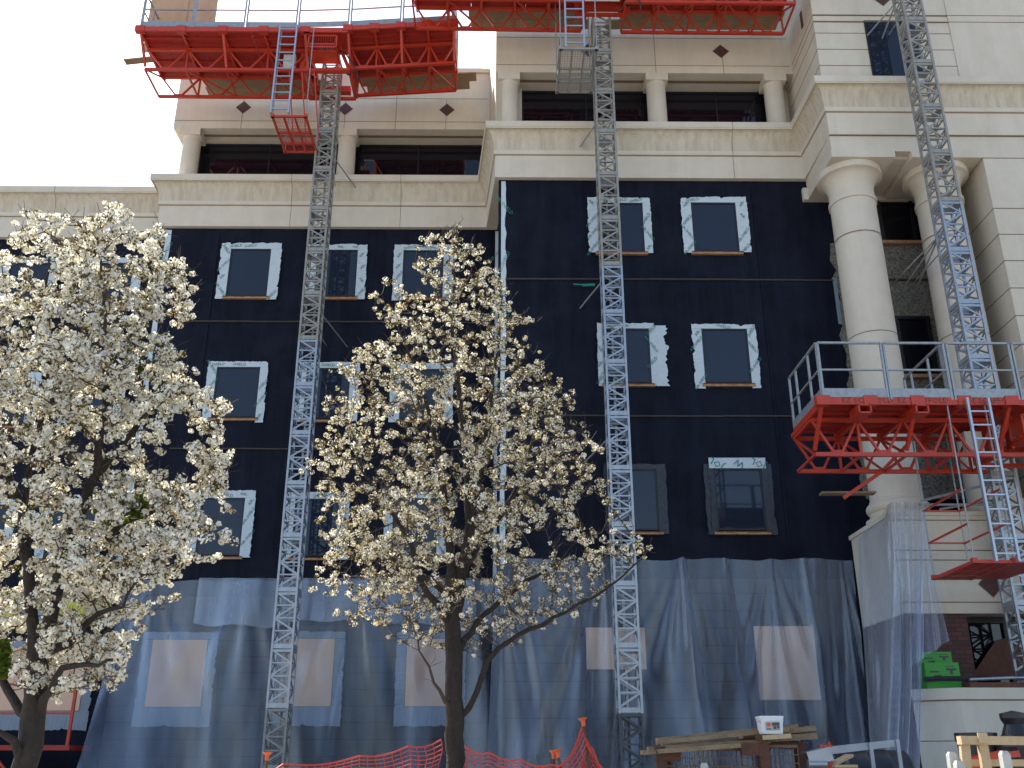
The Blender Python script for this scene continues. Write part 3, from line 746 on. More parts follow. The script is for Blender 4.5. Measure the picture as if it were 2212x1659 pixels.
def tie(root, X, Y, z, wy, s=-1, n=2):
    t_ = MB()
    for i in range(n): t_.tube([(X+.2*s,Y+.2,z),(X+s*(.75-.45*i),wy,z-.35-.1*i)], .022, 6)
    t_.tube([(X-.2*s,Y+.2,z),(X+s*.1,wy,z-.3)], .018, 6)
    loc_build(t_, 'wall_tie', 'rail', root)

# --- left machine
yM = 25.15; XM = P(689,456,yM-.25).x
A = thing('mast_climber', 'red mast climber hanging highest left, with pale ladder and red mesh cage under its deck', 'mast climber', loc=(XM,yM,0))
zj = .6696*(yM-.25)+EYE
mast(A, XM, yM, 20.55+EYE, zj, lambda z: 'weath' if z > P(690,722,yM).z else ('galv' if z > P(600,1585,yM).z else 'weath'))
zb, zt = 19.75+EYE, 20.50+EYE
xl = P(303,64,23.4).x; xr = P(980,45,23.4).x
wing(A, xl, XM-.55, 24.15, 25.45, 23.4, zb, zt, .0, bays=4)
Q, zd = wing(A, XM+.75, xr, 24.15, 25.45, 23.4, zb+.02, zt+.02, .075, bays=4, pivot=XM)
mdk = MB(); mdk.box(XM-.56,XM+.76,23.4,24.5,zt+.14,zt+.19); mdk.box(XM-.56,XM+.76,23.35,23.41,zt+.03,zt+.2); mdk.bar((XM-.55,24.15,zb),(XM+.75,24.15,zb+.02),.085); mdk.bar((XM-.55,24.15,zt),(XM+.75,24.15,zt),.085); loc_build(mdk,'edge_beam','red',A)
drive(A, XM, 24.2, 25.5, zb+.0, zt+.1)
zr = zt+.22
npan = 6; xx = [xl+(xr-xl)*i/npan for i in range(npan+1)]
for i in range(npan):
    dz0 = max(0,(xx[i]-XM))*.075; dz1 = max(0,(xx[i+1]-XM))*.075
    rail_panel(A, (xx[i]+.04,23.38), (xx[i+1]-.04,23.38), zr+dz0, 1.3, dz=dz1-dz0)
rail_panel(A, (xl,23.4), (xl,25.6), zr, 1.3, posts=(0,.33,.66,1))
rail_panel(A, (xr,23.4), (xr,25.6), zr+(xr-XM)*.075, 1.3, toe=False)
lx0, lx1 = P(604.5,66,23.2).x, P(641,66,23.2).x
ladder(A, lx0, lx1, 23.2, 17.45+EYE, zt+.15)
cage(A, P(588,256,23.25).x, P(660,256,23.25).x, 23.25, 25.0, 17.37+EYE, zt+.1, 'red')
br_ = MB(); x_a, x_b = P(588,256,23.25).x, P(660,256,23.25).x
for x in (x_a+.1, x_b-.1, (x_a+x_b)/2):
    br_.bar((x,24.15,zb+.05),(x+.25,23.9+.6,17.42+EYE),.035)
loc_build(br_, 'brace', 'red', A)
for y_, w_ in ((670,dl),(330,26.55)): tie(A, XM, yM, P(690,y_,yM).z, w_, 1, 1)
# planks reaching to the wall
def planks(x0,x1,y0,y1,z,label,grp,n=2,tilt=0,seed=1,m='plank'):
    rr = random.Random(seed); w_ = (y1-y0)/n
    for i in range(n):
        p_ = MB(); e0, e1 = rr.uniform(-.25,.25), rr.uniform(-.25,.25)
        a = Vector((x0+e0, y0+w_*(i+.5), z+rr.uniform(0,.02))); b = Vector((x1+e1, y0+w_*(i+.5), z+(x1-x0)*tilt+rr.uniform(0,.02)))
        p_.bar(a, b, w_-.012, .045); tag(p_.build('plank', m), label[i] if isinstance(label,(list,tuple)) else label, 'plank', grp)
planks(P(430,185,26).x, XM-.7, 25.72, 26.55, zt+.16, ['brown plank behind the left half of the highest left red deck, away from the wall','brown plank behind the left half of the highest left red deck, against the wall'], 'planks bridging deck and wall', seed=2)
planks(XM+.9, P(1028,150,26).x, 25.72, 26.55, zt+.23, ['brown plank behind the right half of the highest left red deck, away from the wall','brown plank sticking out right of the highest left red deck, against the wall'], 'planks bridging deck and wall', seed=3, tilt=.07)
p_ = MB(); p_.bar(P(270,134,24.9), P(420,118,24.9), .24, .05); tag(p_.build('plank','plank'), 'pale plank end sticking out left of the highest red deck', 'plank')
# sheets of plywood standing on the left deck
for (x0,x1,lab,k) in ((322,404,'leftmost plywood sheet standing on the highest left deck against the sky',0),(398,466,'second plywood sheet standing on the highest left deck, overlapping the first',1)):
    a0 = P(x0,30,24.5).x; a1 = P(x1,30,24.5).x; p_ = MB(); p_.box(a0,a1,24.5+.03*k,24.522+.03*k,zr-.02,zr+2.2); tag(p_.build('plywood_sheet','ply'), lab, 'plywood sheet')
# --- middle machine
yM2 = 22.95; XM2 = P(1305,177,yM2-.25).x
A2 = thing('mast_climber', 'red mast climber cut off by the top edge, with a grey mesh cage hanging below', 'mast climber', loc=(XM2,yM2,0))
mast(A2, XM2, yM2, 20.7+EYE, .7255*(yM2-.25)+EYE, lambda z: 'weath' if z > P(1320,567,yM2).z else ('galv' if z > P(1350,1505,yM2).z else 'dark_steel'))
zb, zt = 20.27+EYE, 21.05+EYE
xl = P(898,55,22.95).x; xr = P(1693,72,22.95).x
wing(A2, xl, XM2-.6, 21.75, 22.98, 21.0, zb+.03, zt+.03, -.012, bays=5, pivot=XM2)
wing(A2, XM2+.6, xr, 21.75, 22.98, 21.0, zb, zt, -.004, bays=5, pivot=XM2)
drive(A2, XM2, 21.8, 22.6, zb+.3, zt+.1)
cg = MB(); cg.box(XM2-.6,XM2+.6,21.0,22.5,zt+.14,zt+.19); loc_build(cg,'deck','redd',A2)
zr = zt+.2
for i in range(6):
    a_ = xl+(xr-xl)*i/6; rail_panel(A2, (a_+.04,20.98),(xl+(xr-xl)*(i+1)/6-.04,20.98), zr)
ladder(A2, P(1221.6,60,20.95).x, P(1261,60,20.95).x, 20.95, .857*20.95+EYE, zt+.1)
cage(A2, P(1211,105,20.95).x, P(1289,105,20.95).x, 20.95, 22.75, .8543*20.95+EYE, zt+.1, 'weath', rings=(.8543*20.95+EYE+.5,))
planks(xl+1.5, XM2-.5, 23.05, 23.85, zt+.10, ['brown plank behind the topmost red deck, left of its mast, away from the wall','brown plank behind the topmost red deck, left of its mast, against the wall'], 'planks bridging deck and wall', seed=5)
planks(XM2+.5, xr, 23.05, 23.85, zt+.10, ['brown plank behind the topmost red deck, right of its mast, away from the wall','brown plank behind the topmost red deck, right of its mast, against the wall'], 'planks bridging deck and wall', seed=6)
for y in (598,940,255): tie(A2, XM2, yM2, P(1300,y,yM2).z, dr, -1, 1)
q = P(1268,600,23.6); t_ = MB(); t_.bar((q.x-.35,24.0,q.z),(q.x-.05,24.0,q.z-.02),.06,.03); t_.bar((q.x-.1,24.0,q.z-.03),(q.x+.25,24.0,q.z-.01),.045,.07); loc_build(t_,'tie_bracket','print',A2)
# --- right machine
yM3 = 20.75; XM3 = P(2056,452,yM3-.25).x
A3 = thing('mast_climber', 'red mast climber at right, railed deck halfway up in front of the tall columns', 'mast climber', loc=(XM3,yM3,0))
zspl = P(2056,447,yM3).z
mast(A3, XM3, yM3, 30, zspl, lambda z: 'weath' if z > zspl else 'galv')
zb, zt = .3088*19.33+EYE, .3508*19.33+EYE-.05
xl = P(1777,868,18.5).x; XQ = XM3
wing(A3, xl, XQ-.62, 19.33, 20.6, 18.5, zb, zt, 0, bays=4, deck_back=20.5)
wing(A3, XQ+.62, XQ+5, 19.33, 20.6, 18.5, zb, zt, 0, bays=4, deck_back=20.5)
cg = MB(); cg.box(XQ-.62,XQ+.62,18.5,20.0,zt+.14,zt+.19); cg.box(XQ-.62,XQ+.62,18.45,18.51,zt+.03,zt+.2); loc_build(cg,'deck','red',A3)
cg = MB(); cg.bar((XQ-.62,19.33,zb),(XQ+.62,19.33,zb),.085); cg.bar((XQ-.62,20.6,zb),(XQ-.3,20.6,zb),.085)
for s_ in (-1,1): cg.bar((XQ+s_*.6,19.33,zb),(XQ+s_*.35,19.4,zt),.08); cg.bar((XQ+s_*.62,19.33,zb),(XQ+s_*.62,20.6,zt),.08)
loc_build(cg,'mast_carriage','red',A3)
drive(A3, XQ+.1, 19.5, 20.3, zb+.05, zt+.05)
zr = zt+.2
sd_ = MB(); a_ = P(2102,845,19.8); sd_.box(a_.x,a_.x+.62,20.0,20.3,zr,zr+.16); sd_.box(a_.x+.02,a_.x+.12,20.0,20.3,zr+.16,zr+.24); sd_.box(a_.x+.5,a_.x+.6,20.0,20.3,zr+.16,zr+.24); loc_build(sd_,'top_clamp','red',A3)
def xat(xc): return P((1900+xc/2.765)*.8848, 868, 18.48).x
for (c0,c1) in ((310,745),(765,1175),(1200,1625),(1650,2100)): rail_panel(A3,(xat(c0),18.47),(xat(c1),18.47),zr,1.22)
rail_panel(A3,(xl,18.5),(xl,20.5),zr,1.22,posts=(0,.3,.75,1))
rail_panel(A3,(xat(1170),18.6),(xat(1170),20.5),zr,1.22,posts=(0,.33,.8,1),toe=False)
geo = text_geo('EZ SCAFFOLD', .17)
for xc in (600,975,1440):
    tx = MB(); put_text(tx, geo, xat(xc), 18.5-.054, zt+.125, 0, 0); loc_build(tx,'lettering','rust',A3)
for xc in (570,955): jk = MB(); jk.bar((xat(xc)-.12,18.4,zt-.05),(xat(xc)-.12,18.95,zt-.05),.03,.2); jk.bar((xat(xc)+.12,18.4,zt-.05),(xat(xc)+.12,18.95,zt-.05),.03,.2); jk.box(xat(xc)-.13,xat(xc)+.13,18.4,18.95,zt-.16,zt-.13); jk.box(xat(xc)-.13,xat(xc)+.13,18.4,18.95,zt+.0,zt+.02); loc_build(jk,'outrigger_socket','red',A3)
ladder(A3, P(2092,882,18.35).x, P(2138,882,18.35).x, 18.35, .193*18.35+EYE, zt+.15)
zc = .1935*18.4+EYE
cage(A3, P(2143,1208,18.5).x-.35, P(2143,1208,18.5).x+.42, 18.5, 20.35, zc, zt+.05, 'red', rings=(zc+.75,zc+1.45), grid=False)
cf = MB(); xx0 = P(2143,1208,18.5).x-.35; cf.box(xx0,xx0+1.5,18.5,20.35,zc-.02,zc+.0); loc_build(cf,'cage_floor','redd',A3)
# braces reaching to the wall under the deck
b_ = MB(); b_.bar(P(1822,1076,20.8), P(1903,1020,20.55), .07); b_.bar(P(1903,1020,20.55), P(1965,955,20.4), .07); loc_build(b_,'brace','red',A3)
planks(P(1797,1071,21).x, P(1880,1071,21).x, 21.2,21.45, P(1797,1066,21.3).z, 'short plank end under the right red deck beside the column base', None, n=1, seed=8)
pv = MB(); pa, pb = P(1985,1090,21.0), P(2150,1090,21.0)
pv.tube([pa,pb],.03,8); pv.tube([P(1990,1082,21.2),P(2140,1045,21.6)],.03,8); pv.tube([P(2030,1100,21.1),P(2160,1078,21.1)],.025,8)
tag(pv.build('scaffold_pipes','rail'),'grey scaffold pipes lying loose on top of the stone pedestal','pipe')
tie(A3, XM3, yM3, P(2040,500,yM3).z, 24.1, -1, 3)
tie(A3, XM3, yM3, ZC+2.0, yT+.1, -1, 2)
# --- low red work platform far left, mostly behind the tree
A4 = thing('work_platform', 'low red platform with red railings behind the left tree trunk', 'platform', loc=(P(60,1600,26).x,26,0))
xr = P(165,1608,26).x; zq_ = P(100,1610,26).z
d_ = MB(); d_.box(xr-8,xr,25.6,27.2,zq_-.12,zq_); loc_build(d_,'deck','redd',A4)
d_ = MB()
for y in (25.7,):
    d_.bar((xr-8,y,zq_-.7),(xr-1.4,y,zq_-.7),.08)
    for i in range(6): d_.bar((xr-8+i*1.2,y,zq_-.1),(xr-7.4+i*1.2,y,zq_-.7),.06); d_.bar((xr-7.4+i*1.2,y,zq_-.7),(xr-6.8+i*1.2,y,zq_-.1),.06)
loc_build(d_,'truss','red',A4)
d_ = MB(); d_.bar((xr-.1,25.7,zq_),(xr-.1,25.7,zq_+1.5),.07); d_.bar((xr-.9,25.7,zq_),(xr-.9,25.7,zq_+1.5),.05)
for h in (.75,1.45): d_.bar((xr-2,25.7,zq_+h),(xr-.1,25.7,zq_+h),.05)
loc_build(d_,'guardrail','red',A4)
for x_ in (xr-1.5,xr-6.5):
    d_ = MB(); d_.bar((x_,26.2,0),(x_,26.2,zq_-.12),.12); loc_build(d_,'leg','red',A4)
# ------------------------------------------------------------------ trees
def grow(seeds, attract, step, infl, kill, iters=70, seed=0, up=.12):
    """space colonisation; seeds = list of (pos, parent)"""
    pos = [np.array(p[0],float) for p in seeds]; par = [p[1] for p in seeds]
    A_ = np.array(attract); near_i = np.zeros(len(A_),int); near_d = np.full(len(A_),1e9)
    Pn = np.array(pos); 
    for i in range(len(Pn)):
        d = np.linalg.norm(A_-Pn[i],axis=1); mk = d < near_d; near_d[mk] = d[mk]; near_i[mk] = i
    alive = np.ones(len(A_),bool); r_ = np.random.default_rng(seed)
    for it in range(iters):
        idx = np.where(alive & (near_d < infl))[0]
        if len(idx) == 0: break
        nodes = np.unique(near_i[idx]); new = []
        for nd in nodes:
            k = idx[near_i[idx]==nd]; v = A_[k]-pos[nd]; v /= (np.linalg.norm(v,axis=1)[:,None]+1e-9)
            g_ = v.sum(0)/len(k)+np.array([0,0,up])+r_.normal(0,.12,3); nn = np.linalg.norm(g_)
            if nn < 1e-3: continue
            q = pos[nd]+g_/nn*step; new.append((q,int(nd)))
        if not new: break
        for q, nd in new:
            i = len(pos); pos.append(q); par.append(nd)
            d = np.linalg.norm(A_-q,axis=1); mk = d < near_d; near_d[mk] = d[mk]; near_i[mk] = i
        alive &= near_d > kill
    return np.array(pos), np.array(par)
def tree(name, label, d, trunk, limbs, prof, axis, NA, NC, seed, r0, petal_mix, csize, dens=None, step=.13, green=None, thin_z=None, NS=2600):
    root = thing(name, label, 'tree', loc=(P(trunk[0][0],1640,d).x, d, 0))
    r_ = np.random.default_rng(seed); rr = random.Random(seed)
    seeds = []; idx = {}
    minr = {}
    def add_line(pts, parent, dep0, dep1, w0=None, w1=None):
        i0 = len(seeds)
        prev = parent; last = seeds[parent][0] if parent is not None else None
        for i, (x,y) in enumerate(pts):
            yy = d+dep0+(dep1-dep0)*(i+1)/len(pts)
            p = np.array(P(x,y,yy)); 
            if last is not None:
                L_ = np.linalg.norm(p-last); n = max(1,int(L_/step))
                for k in range(1,n+1):
                    w_ = r_.normal(0,.012,3); seeds.append((last+(p-last)*k/n+w_*(k<n), prev)); prev = len(seeds)-1
            else: seeds.append((p,-1)); prev = 0
            last = p
        if w0:
            for q in range(i0,len(seeds)): minr[q] = w0+(w1-w0)*(q-i0)/max(1,len(seeds)-i0)
        return prev
    g0 = np.array(P(trunk[0][0],1640,d)); g0[2] = -.1
    seeds.append((g0,-1)); last = add_line(trunk, 0, 0, 0, r0*.98, r0*.62)
    for (fk, pts, dep) in limbs:
        tgt = np.array(P(pts[0][0],pts[0][1],d)); j = min(range(len(seeds)), key=lambda i: np.linalg.norm(seeds[i][0]-tgt))
        add_line(pts[1:], j, seeds[j][0][1]-d, dep, r0*(fk or .38), r0*.055)
    att = []
    ys = [p[0] for p in prof]
    while len(att) < NA:
        y = rr.uniform(ys[0], ys[-1]); l_ = np.interp(y, ys, [p[1] for p in prof]); r2 = np.interp(y, ys, [p[2] for p in prof])
        # cross-section area weighting
        wmax = max((p[2]-p[1]) for p in prof)
        if rr.random() > ((r2-l_)/wmax)**1.5+.02: continue
        ax = np.interp(y, [a_[0] for a_ in axis], [a_[1] for a_ in axis]); ax = min(max(ax, l_+5), r2-5)
        t = rr.uniform(0,2*math.pi); rad = rr.random()**.42
        dx = math.cos(t)*rad*((r2-ax) if math.cos(t) > 0 else (ax-l_))
        px = P(ax+dx,y,d); m_ = (P(r2,y,d).x-P(l_,y,d).x)/2
        dy = math.sin(t)*rad*m_*.85
        sc_ = (d+dy)/d          # keep the outline roughly on the cone of sight of the crown section
        q = Vector((P(ax,y,d).x+(px.x-P(ax,y,d).x), d+dy, px.z))
        if dens and not dens(ax+dx, y, rr): continue
        if noise.noise(q*1.15+Vector((seed,0,0)))+.35*noise.noise(q*2.9) < -.19+.25*(rad > .8)-.12*rr.random(): continue
        att.append(tuple(q))
    pos, par = grow(seeds, att, step, 1.3, step*1.35, 60, seed)
    n = len(pos); child = [[] for _ in range(n)]
    for i in range(1,n):
        if par[i] >= 0: child[par[i]].append(i)
    rad = np.zeros(n); ex = 2.35; tip = .0042
    for i in range(n-1,-1,-1):
        rad[i] = tip if not child[i] else (sum(rad[c_]**ex for c_ in child[i]))**(1/ex)
        rad[i] = max(rad[i], tip)
    k = r0/rad[min(2,n-1)]
    rad = np.where(rad > .02, rad*(1+(k-1)*np.clip((rad-.02)/(rad[0]-.02),0,1)), rad)
    for q, v_ in minr.items(): rad[q] = max(rad[q]*.9, v_)
    tm, bmh = MB(), MB()
    # chains
    done = set()
    def chain(i):
        pts = [i]
        while child[pts[-1]]:
            c_ = max(child[pts[-1]], key=lambda q: rad[q]); pts.append(c_)
        return pts
    stack = [0]; started = set()
    while stack:
        s_ = stack.pop(); ch = chain(s_); start = ([par[s_]] if par[s_] >= 0 and s_ != 0 else [])+ch
        if len(start) > 1:
            rs = [rad[i] for i in start]; 
            if len(start) > len(ch): rs[0] = rad[start[1]]
            pp = [pos[i].copy() for i in start]
            if s_ == 0: rs[0] *= 1.5; rs[1] *= 1.15
            R0 = max(rs); nn = 12 if R0 > .05 else (6 if R0 > .012 else 4)
            (tm if R0 > .028 else bmh).tube([Vector(p) for p in pp], rs, nn, 0, cap=True)
        for i in ch:
            for c_ in child[i]:
                if c_ not in ch: stack.append(c_)
    thn = np.where(rad < .02)[0]
    for i in r_.choice(thn, NS):
        a_ = Vector(pos[i]); v_ = Vector(r_.normal(0,1,3)); v_.z = abs(v_.z)*.6+.1; v_.normalize(); L1 = r_.uniform(.05,.20)
        m1 = a_+v_*L1*.55+Vector(r_.normal(0,.012,3)); bmh.tube([a_,m1,a_+v_*L1+Vector(r_.normal(0,.02,3))+Vector((0,0,L1*.15))],[.0035,.003,.0022],3,0,cap=False)
    to = loc_build(tm, 'trunk', 'bark', root, smooth=True); loc_build(bmh, 'branches', 'twig', root, smooth=True)
    # blossom clusters near thin twigs
    thin = np.where(rad < .0105)[0]
    pick = r_.choice(thin, NC, replace=True) if len(thin) < NC else r_.choice(thin, NC, replace=False)
    if thin_z:
        zz_ = pos[pick][:,2]; keep = (zz_ > thin_z[1]) | (r_.random(NC) < np.clip((zz_-thin_z[0])/(thin_z[1]-thin_z[0]),.12,1)); pick = pick[keep]; NC = len(pick)
    cen = pos[pick]+r_.normal(0,.03,(NC,3)); cen[:,2] += .01
    size = csize*r_.uniform(.6,1.35,NC)
    npet = 26
    nrm = r_.normal(0,1,(NC,npet,3)); nrm /= np.linalg.norm(nrm,axis=2)[:,:,None]
    c_ = cen[:,None,:]+nrm*(size[:,None,None]*r_.uniform(.72,1.02,(NC,npet,1)))*np.array([1,1,.85])
    c_ = c_.reshape(-1,3); nv = nrm.reshape(-1,3)+r_.normal(0,.32,(NC*npet,3)); nv /= np.linalg.norm(nv,axis=1)[:,None]
    ref = r_.normal(0,1,nv.shape); u = np.cross(nv,ref); u /= np.linalg.norm(u,axis=1)[:,None]; v = np.cross(nv,u)
    hs = (r_.uniform(.010,.0185,len(c_))*(csize/.045))[:,None]
    asp = r_.uniform(.7,1.1,len(c_))[:,None]
    # five-sided petals
    k5 = []
    for kk in range(5):
        a_ = 2*math.pi*kk/5; k5.append(c_+u*hs*math.cos(a_)+v*hs*asp*math.sin(a_))
    V = np.stack(k5,axis=1).reshape(-1,3)-np.array(root.location)
    nf = len(c_); me = bpy.data.meshes.new('blossom')
    me.vertices.add(len(V)); me.vertices.foreach_set('co', V.ravel().astype(np.float32))
    me.loops.add(nf*5); me.loops.foreach_set('vertex_index', np.arange(nf*5,dtype=np.int32))
    me.polygons.add(nf); me.polygons.foreach_set('loop_start', np.arange(0,nf*5,5,dtype=np.int32)); me.polygons.foreach_set('loop_total', np.full(nf,5,dtype=np.int32))
    clus = r_.random(NC); cm = np.zeros((NC,npet),int)
    base = np.array(petal_mix)              # rows: cluster kinds: weight, p(petal), p(cream), p(bronze), p(leaf)
    cw = np.cumsum(base[:,0])/base[:,0].sum(); kind = np.searchsorted(cw, clus)
    pr_ = np.cumsum(base[:,1:],axis=1)[kind]; rv = r_.random((NC,npet))
    mi = (rv[:,:,None] > pr_[:,None,:]).sum(2).clip(0,3).ravel()
    me.polygons.foreach_set('material_index', mi.astype(np.int32))
    for m_ in ('petal','petal2','bronze','leaf'): me.materials.append(M[m_])
    me.update(); me.validate()
    cr = bpy.data.objects.new('crown', me); COL.objects.link(cr); cr.parent = root
    if green:
        gm = MB()
        for (x,y,rx,ry) in green:
            for i in range(260):
                a_ = rr.uniform(0,6.28); q = rr.random()**.5; p = P(x+rx*q*math.cos(a_), y+ry*q*math.sin(a_), d+rr.uniform(-.12,.12))
                n_ = Vector((rr.gauss(0,1),rr.gauss(0,1),rr.gauss(0,1))).normalized(); u_ = n_.orthogonal().normalized(); v_ = n_.cross(u_); s_ = rr.uniform(.010,.022)
                gm.poly([p+u_*s_*1.5, p+v_*s_, p-u_*s_*1.5, p-v_*s_])
        loc_build(gm, 'leaf_clump', 'leaf', root, label='green evergreen tuft among the white blossom')
    return root
# middle tree
prof_c = [(478,975,995),(520,885,1015),(600,795,1125),(660,785,1150),(720,745,1165),(790,735,1195),(860,690,1245),(930,670,1305),(1000,665,1330),(1060,640,1335),(1120,690,1345),(1190,675,1385),(1250,670,1345),(1300,680,1300),(1350,700,1230),(1400,800,1150),(1425,880,1080)]
limbs_c = [(.3,[(1005,1545),(1013,1530),(1030,1495),(1052,1430),(1077,1400),(1122,1370),(1194,1334),(1290,1285),(1350,1240),(1398,1190)],-.3),
 (.2,[(968,1545),(962,1517),(937,1475),(927,1440),(905,1405)],-.4),
 (0,[(992,1405),(1030,1345),(1064,1315),(1103,1283),(1190,1225),(1260,1160)],.5),
 (0,[(975,1360),(958,1330),(924,1283),(901,1241),(888,1177),(830,1080),(770,1000)],-.4),
 (.45,[(985,1350),(994,1300),(1000,1240),(1032,1177),(1090,1104),(1140,1000),(1160,880)],.4),
 (.5,[(985,1290),(1010,1180),(1013,1050),(992,850),(978,700),(984,540),(987,490)],.1),
 (.45,[(975,1250),(965,1110),(940,950),(900,800),(850,680)],.3),
 (0,[(1000,1180),(1040,1000),(1070,800),(1085,640)],-.2),
 (0,[(960,1270),(880,1230),(800,1180),(730,1150)],.6)]
def dens_c(x,y,rr):
    if y > 1230 and x > 1000: return rr.random() < .62
    if y > 1300: return rr.random() < .75
    return True
tree('pear_tree', 'flowering tree standing alone before the plastic sheets, cream blossom thinning at the bottom', 11.0, [(985,1640),(984,1560),(980,1450),(978,1360),(975,1250)], limbs_c,
     prof_c, [(478,985),(900,985),(1400,985)], 2700, 4900, 5, .115, [(.40,.58,.30,.09,.03),(.36,.30,.42,.24,.04),(.28,.10,.27,.53,.10)], .036, dens_c, .115, thin_z=(P(985,1450,11).z, P(985,1270,11).z), NS=4200)
# left tree
prof_l = [(432,180,225),(470,40,340),(520,10,372),(560,-50,400),(610,-80,435),(660,-90,415),(720,-110,395),(770,-120,400),(820,-130,455),(880,-150,475),(960,-150,510),(1050,-150,505),(1130,-150,500),(1200,-150,530),(1250,-150,440),(1320,-140,370),(1400,-120,290),(1460,-100,270),(1510,-60,262)]
limbs_l = [(0,[(78,1400),(69,1334),(62,1250),(50,1150),(60,1030),(90,900),(110,760),(100,620),(110,500)],.2),
 (0,[(80,1430),(100,1380),(118,1290),(130,1200),(185,1090),(212,1000),(230,930),(235,800),(225,640),(210,500)],-.2),
 (0,[(82,1530),(112,1490),(134,1443),(190,1435),(262,1425)],-.5),
 (0,[(60,1540),(17,1491),(5,1446),(-30,1380),(-80,1250)],.3),
 (0,[(100,1420),(150,1390),(182,1351),(212,1326),(266,1312)],-.3),
 (0,[(125,1240),(200,1180),(290,1120),(380,1080),(460,1030)],.4),
 (0,[(205,1040),(270,950),(330,880),(400,830)],.5),
 (0,[(232,850),(280,740),(320,640),(335,560)],.2),
 (0,[(56,1100),(0,1000),(-40,860),(-30,700)],-.2),
 (0,[(60,1640),(30,1600),(-20,1570)],-.3)]
def dens_l(x,y,rr):
    if y > 1330: return rr.random() < (.35 if x < 60 else .7)
    return True
tree('pear_tree', 'flowering tree at the left edge, heavy white blossom nearly hiding the wall', 8.5, [(50,1665),(66,1614),(70,1558),(78,1502),(80,1446),(78,1400)], limbs_l,
     prof_l, [(432,200),(600,180),(1000,140),(1500,90)], 2700, 6300, 8, .11, [(.62,.80,.14,.04,.02),(.26,.45,.35,.17,.03),(.12,.1,.3,.52,.08)], .0385, dens_l, .105, NS=4000,
     green=[(245,1105,42,32),(300,1095,22,26),(295,790,18,20),(5,1440,18,26),(8,1400,14,20)])
# ------------------------------------------------------------------ things at the bottom edge
dF = 12.0
def px3(x,y,d=dF): return P(x,y,d)
# lumber rack with wire crates
rk = thing('lumber_rack', 'rough rack of rust brown posts holding wire crates, below the stacked boards', 'rack', 'site rack', loc=(px3(1560,1650).x, dF, 0))
del rk['group']
def lbar(root, name, a, b, w_, h_, m, **k):
    m_ = MB(); m_.bar(a,b,w_,h_); return loc_build(m_, name, m, root, **k)
for (x,yy,dy) in ((1425,1612,0),(1645,1588,-.1),(1727,1612,.5),(1440,1630,.9),(1648,1600,.9)):
    a = P(x,yy,dF+dy); lbar(rk,'post',(a.x,a.y,0),a,.11,.13,'rust')
lbar(rk,'crossbar',P(1425,1632,dF-.05),P(1470,1636,dF-.05),.08,.10,'rust')
lbar(rk,'crossbar',P(1600,1618,dF-.12),P(1650,1618,dF-.12),.08,.14,'rust')
lbar(rk,'crossbar',P(1645,1606,dF-.1),P(1645,1600,dF+1),.1,.08,'rust')
lbar(rk,'crossbar',P(1425,1622,dF),P(1425,1618,dF+1),.1,.08,'rust')
lbar(rk,'crossbar',P(1735,1612,dF+.5),P(1650,1605,dF+.5),.1,.1,'rust')
def wire_crate(x0,y0,x1,d0,dep,label):
    a, b = P(x0,y0,d0), P(x1,y0,d0); h = .75
    t_ = thing('wire_crate', label, 'crate', 'wire crates on the rack', loc=((a.x+b.x)/2,d0+dep/2,a.z-h))
    m_ = MB(); xa,xb = a.x,b.x; n = int((xb-xa)/.055)
    for y in (d0,d0+dep):
        for i in range(n+1): x = xa+(xb-xa)*i/n; m_.bar((x,y,a.z-h),(x,y,a.z),.008)
        for j in range(9): z = a.z-h*j/8; m_.bar((xa,y,z),(xb,y,z),.010)
    for x in (xa,xb):
        for j in range(9): z = a.z-h*j/8; m_.bar((x,d0,z),(x,d0+dep,z),.010)
    loc_build(m_,'mesh_panel','wire',t_)
    f_ = MB(); 
    for z in (a.z,a.z-h):
        for y in (d0,d0+dep): f_.bar((xa,y,z),(xb,y,z),.03)
    loc_build(f_,'frame','wire',t_)
    m2 = MB(); rr = random.Random(int(x0))
    for i in range(7):
        z = a.z-.30-rr.uniform(0,.3); m2.bar((xa+.1+rr.uniform(0,.2),d0+.15+i*.08,z),(xb-.1-rr.uniform(0,.3),d0+.15+i*.08,z+rr.uniform(-.1,.1)),.05,.09)
    tag(m2.build('scrap_wood','pale_lumber'), 'pale wood scraps inside the '+('left' if x0<1500 else 'right')+' wire crate', 'scrap wood')
wire_crate(1462,1618,1634,dF,.8,'left wire crate between the rust brown rack posts')
wire_crate(1660,1612,1722,dF+.05,.8,'right narrower wire crate under the white bucket boards')
mt_ = M['lumber']
bds = [(1385,1626,1640,1607,-.10,.14,.05,'lowest board of the stack, its left end sticking out furthest'),
       (1399,1618,1660,1601,.05,.15,.05,'second board of the stack with paint specks'),
       (1419,1604,1700,1576,.12,.16,.045,'thin board of the stack lying just above the speckled one'),
       (1419,1599,1719,1569,.28,.20,.05,'top board of the stack, sunlit along its edge'),
       (1600,1590,1757,1573,.55,.22,.06,'short dark board end right of the bucket, upper'),
       (1640,1598,1760,1590,.45,.20,.07,'short board end right of the bucket, lower'),
       (1430,1612,1742,1584,.75,.2,.05,'rear board of the stack, hidden but for its right end')]
for (x0,y0,x1,y1,dy,w_,h_,lab) in bds:
    m_ = MB(); m_.bar(P(x0,y0,dF+dy),P(x1,y1,dF+dy+.02),w_,h_); tag(m_.build('board','lumber'), lab, 'board', 'boards stacked on the rack')
m_ = MB(); m_.bar(P(1640,1594,dF-.05),P(1700,1590,dF-.03),.30,.05); tag(m_.build('board','pale_lumber'),'short pale board right under the white bucket','board')
m_ = MB(); m_.bar(P(1408,1602,dF-.2),P(1432,1652,dF-.2),.014); tag(m_.build('steel_rod','blackp'),'thin black rod leaning at the left end of the rack','rod')
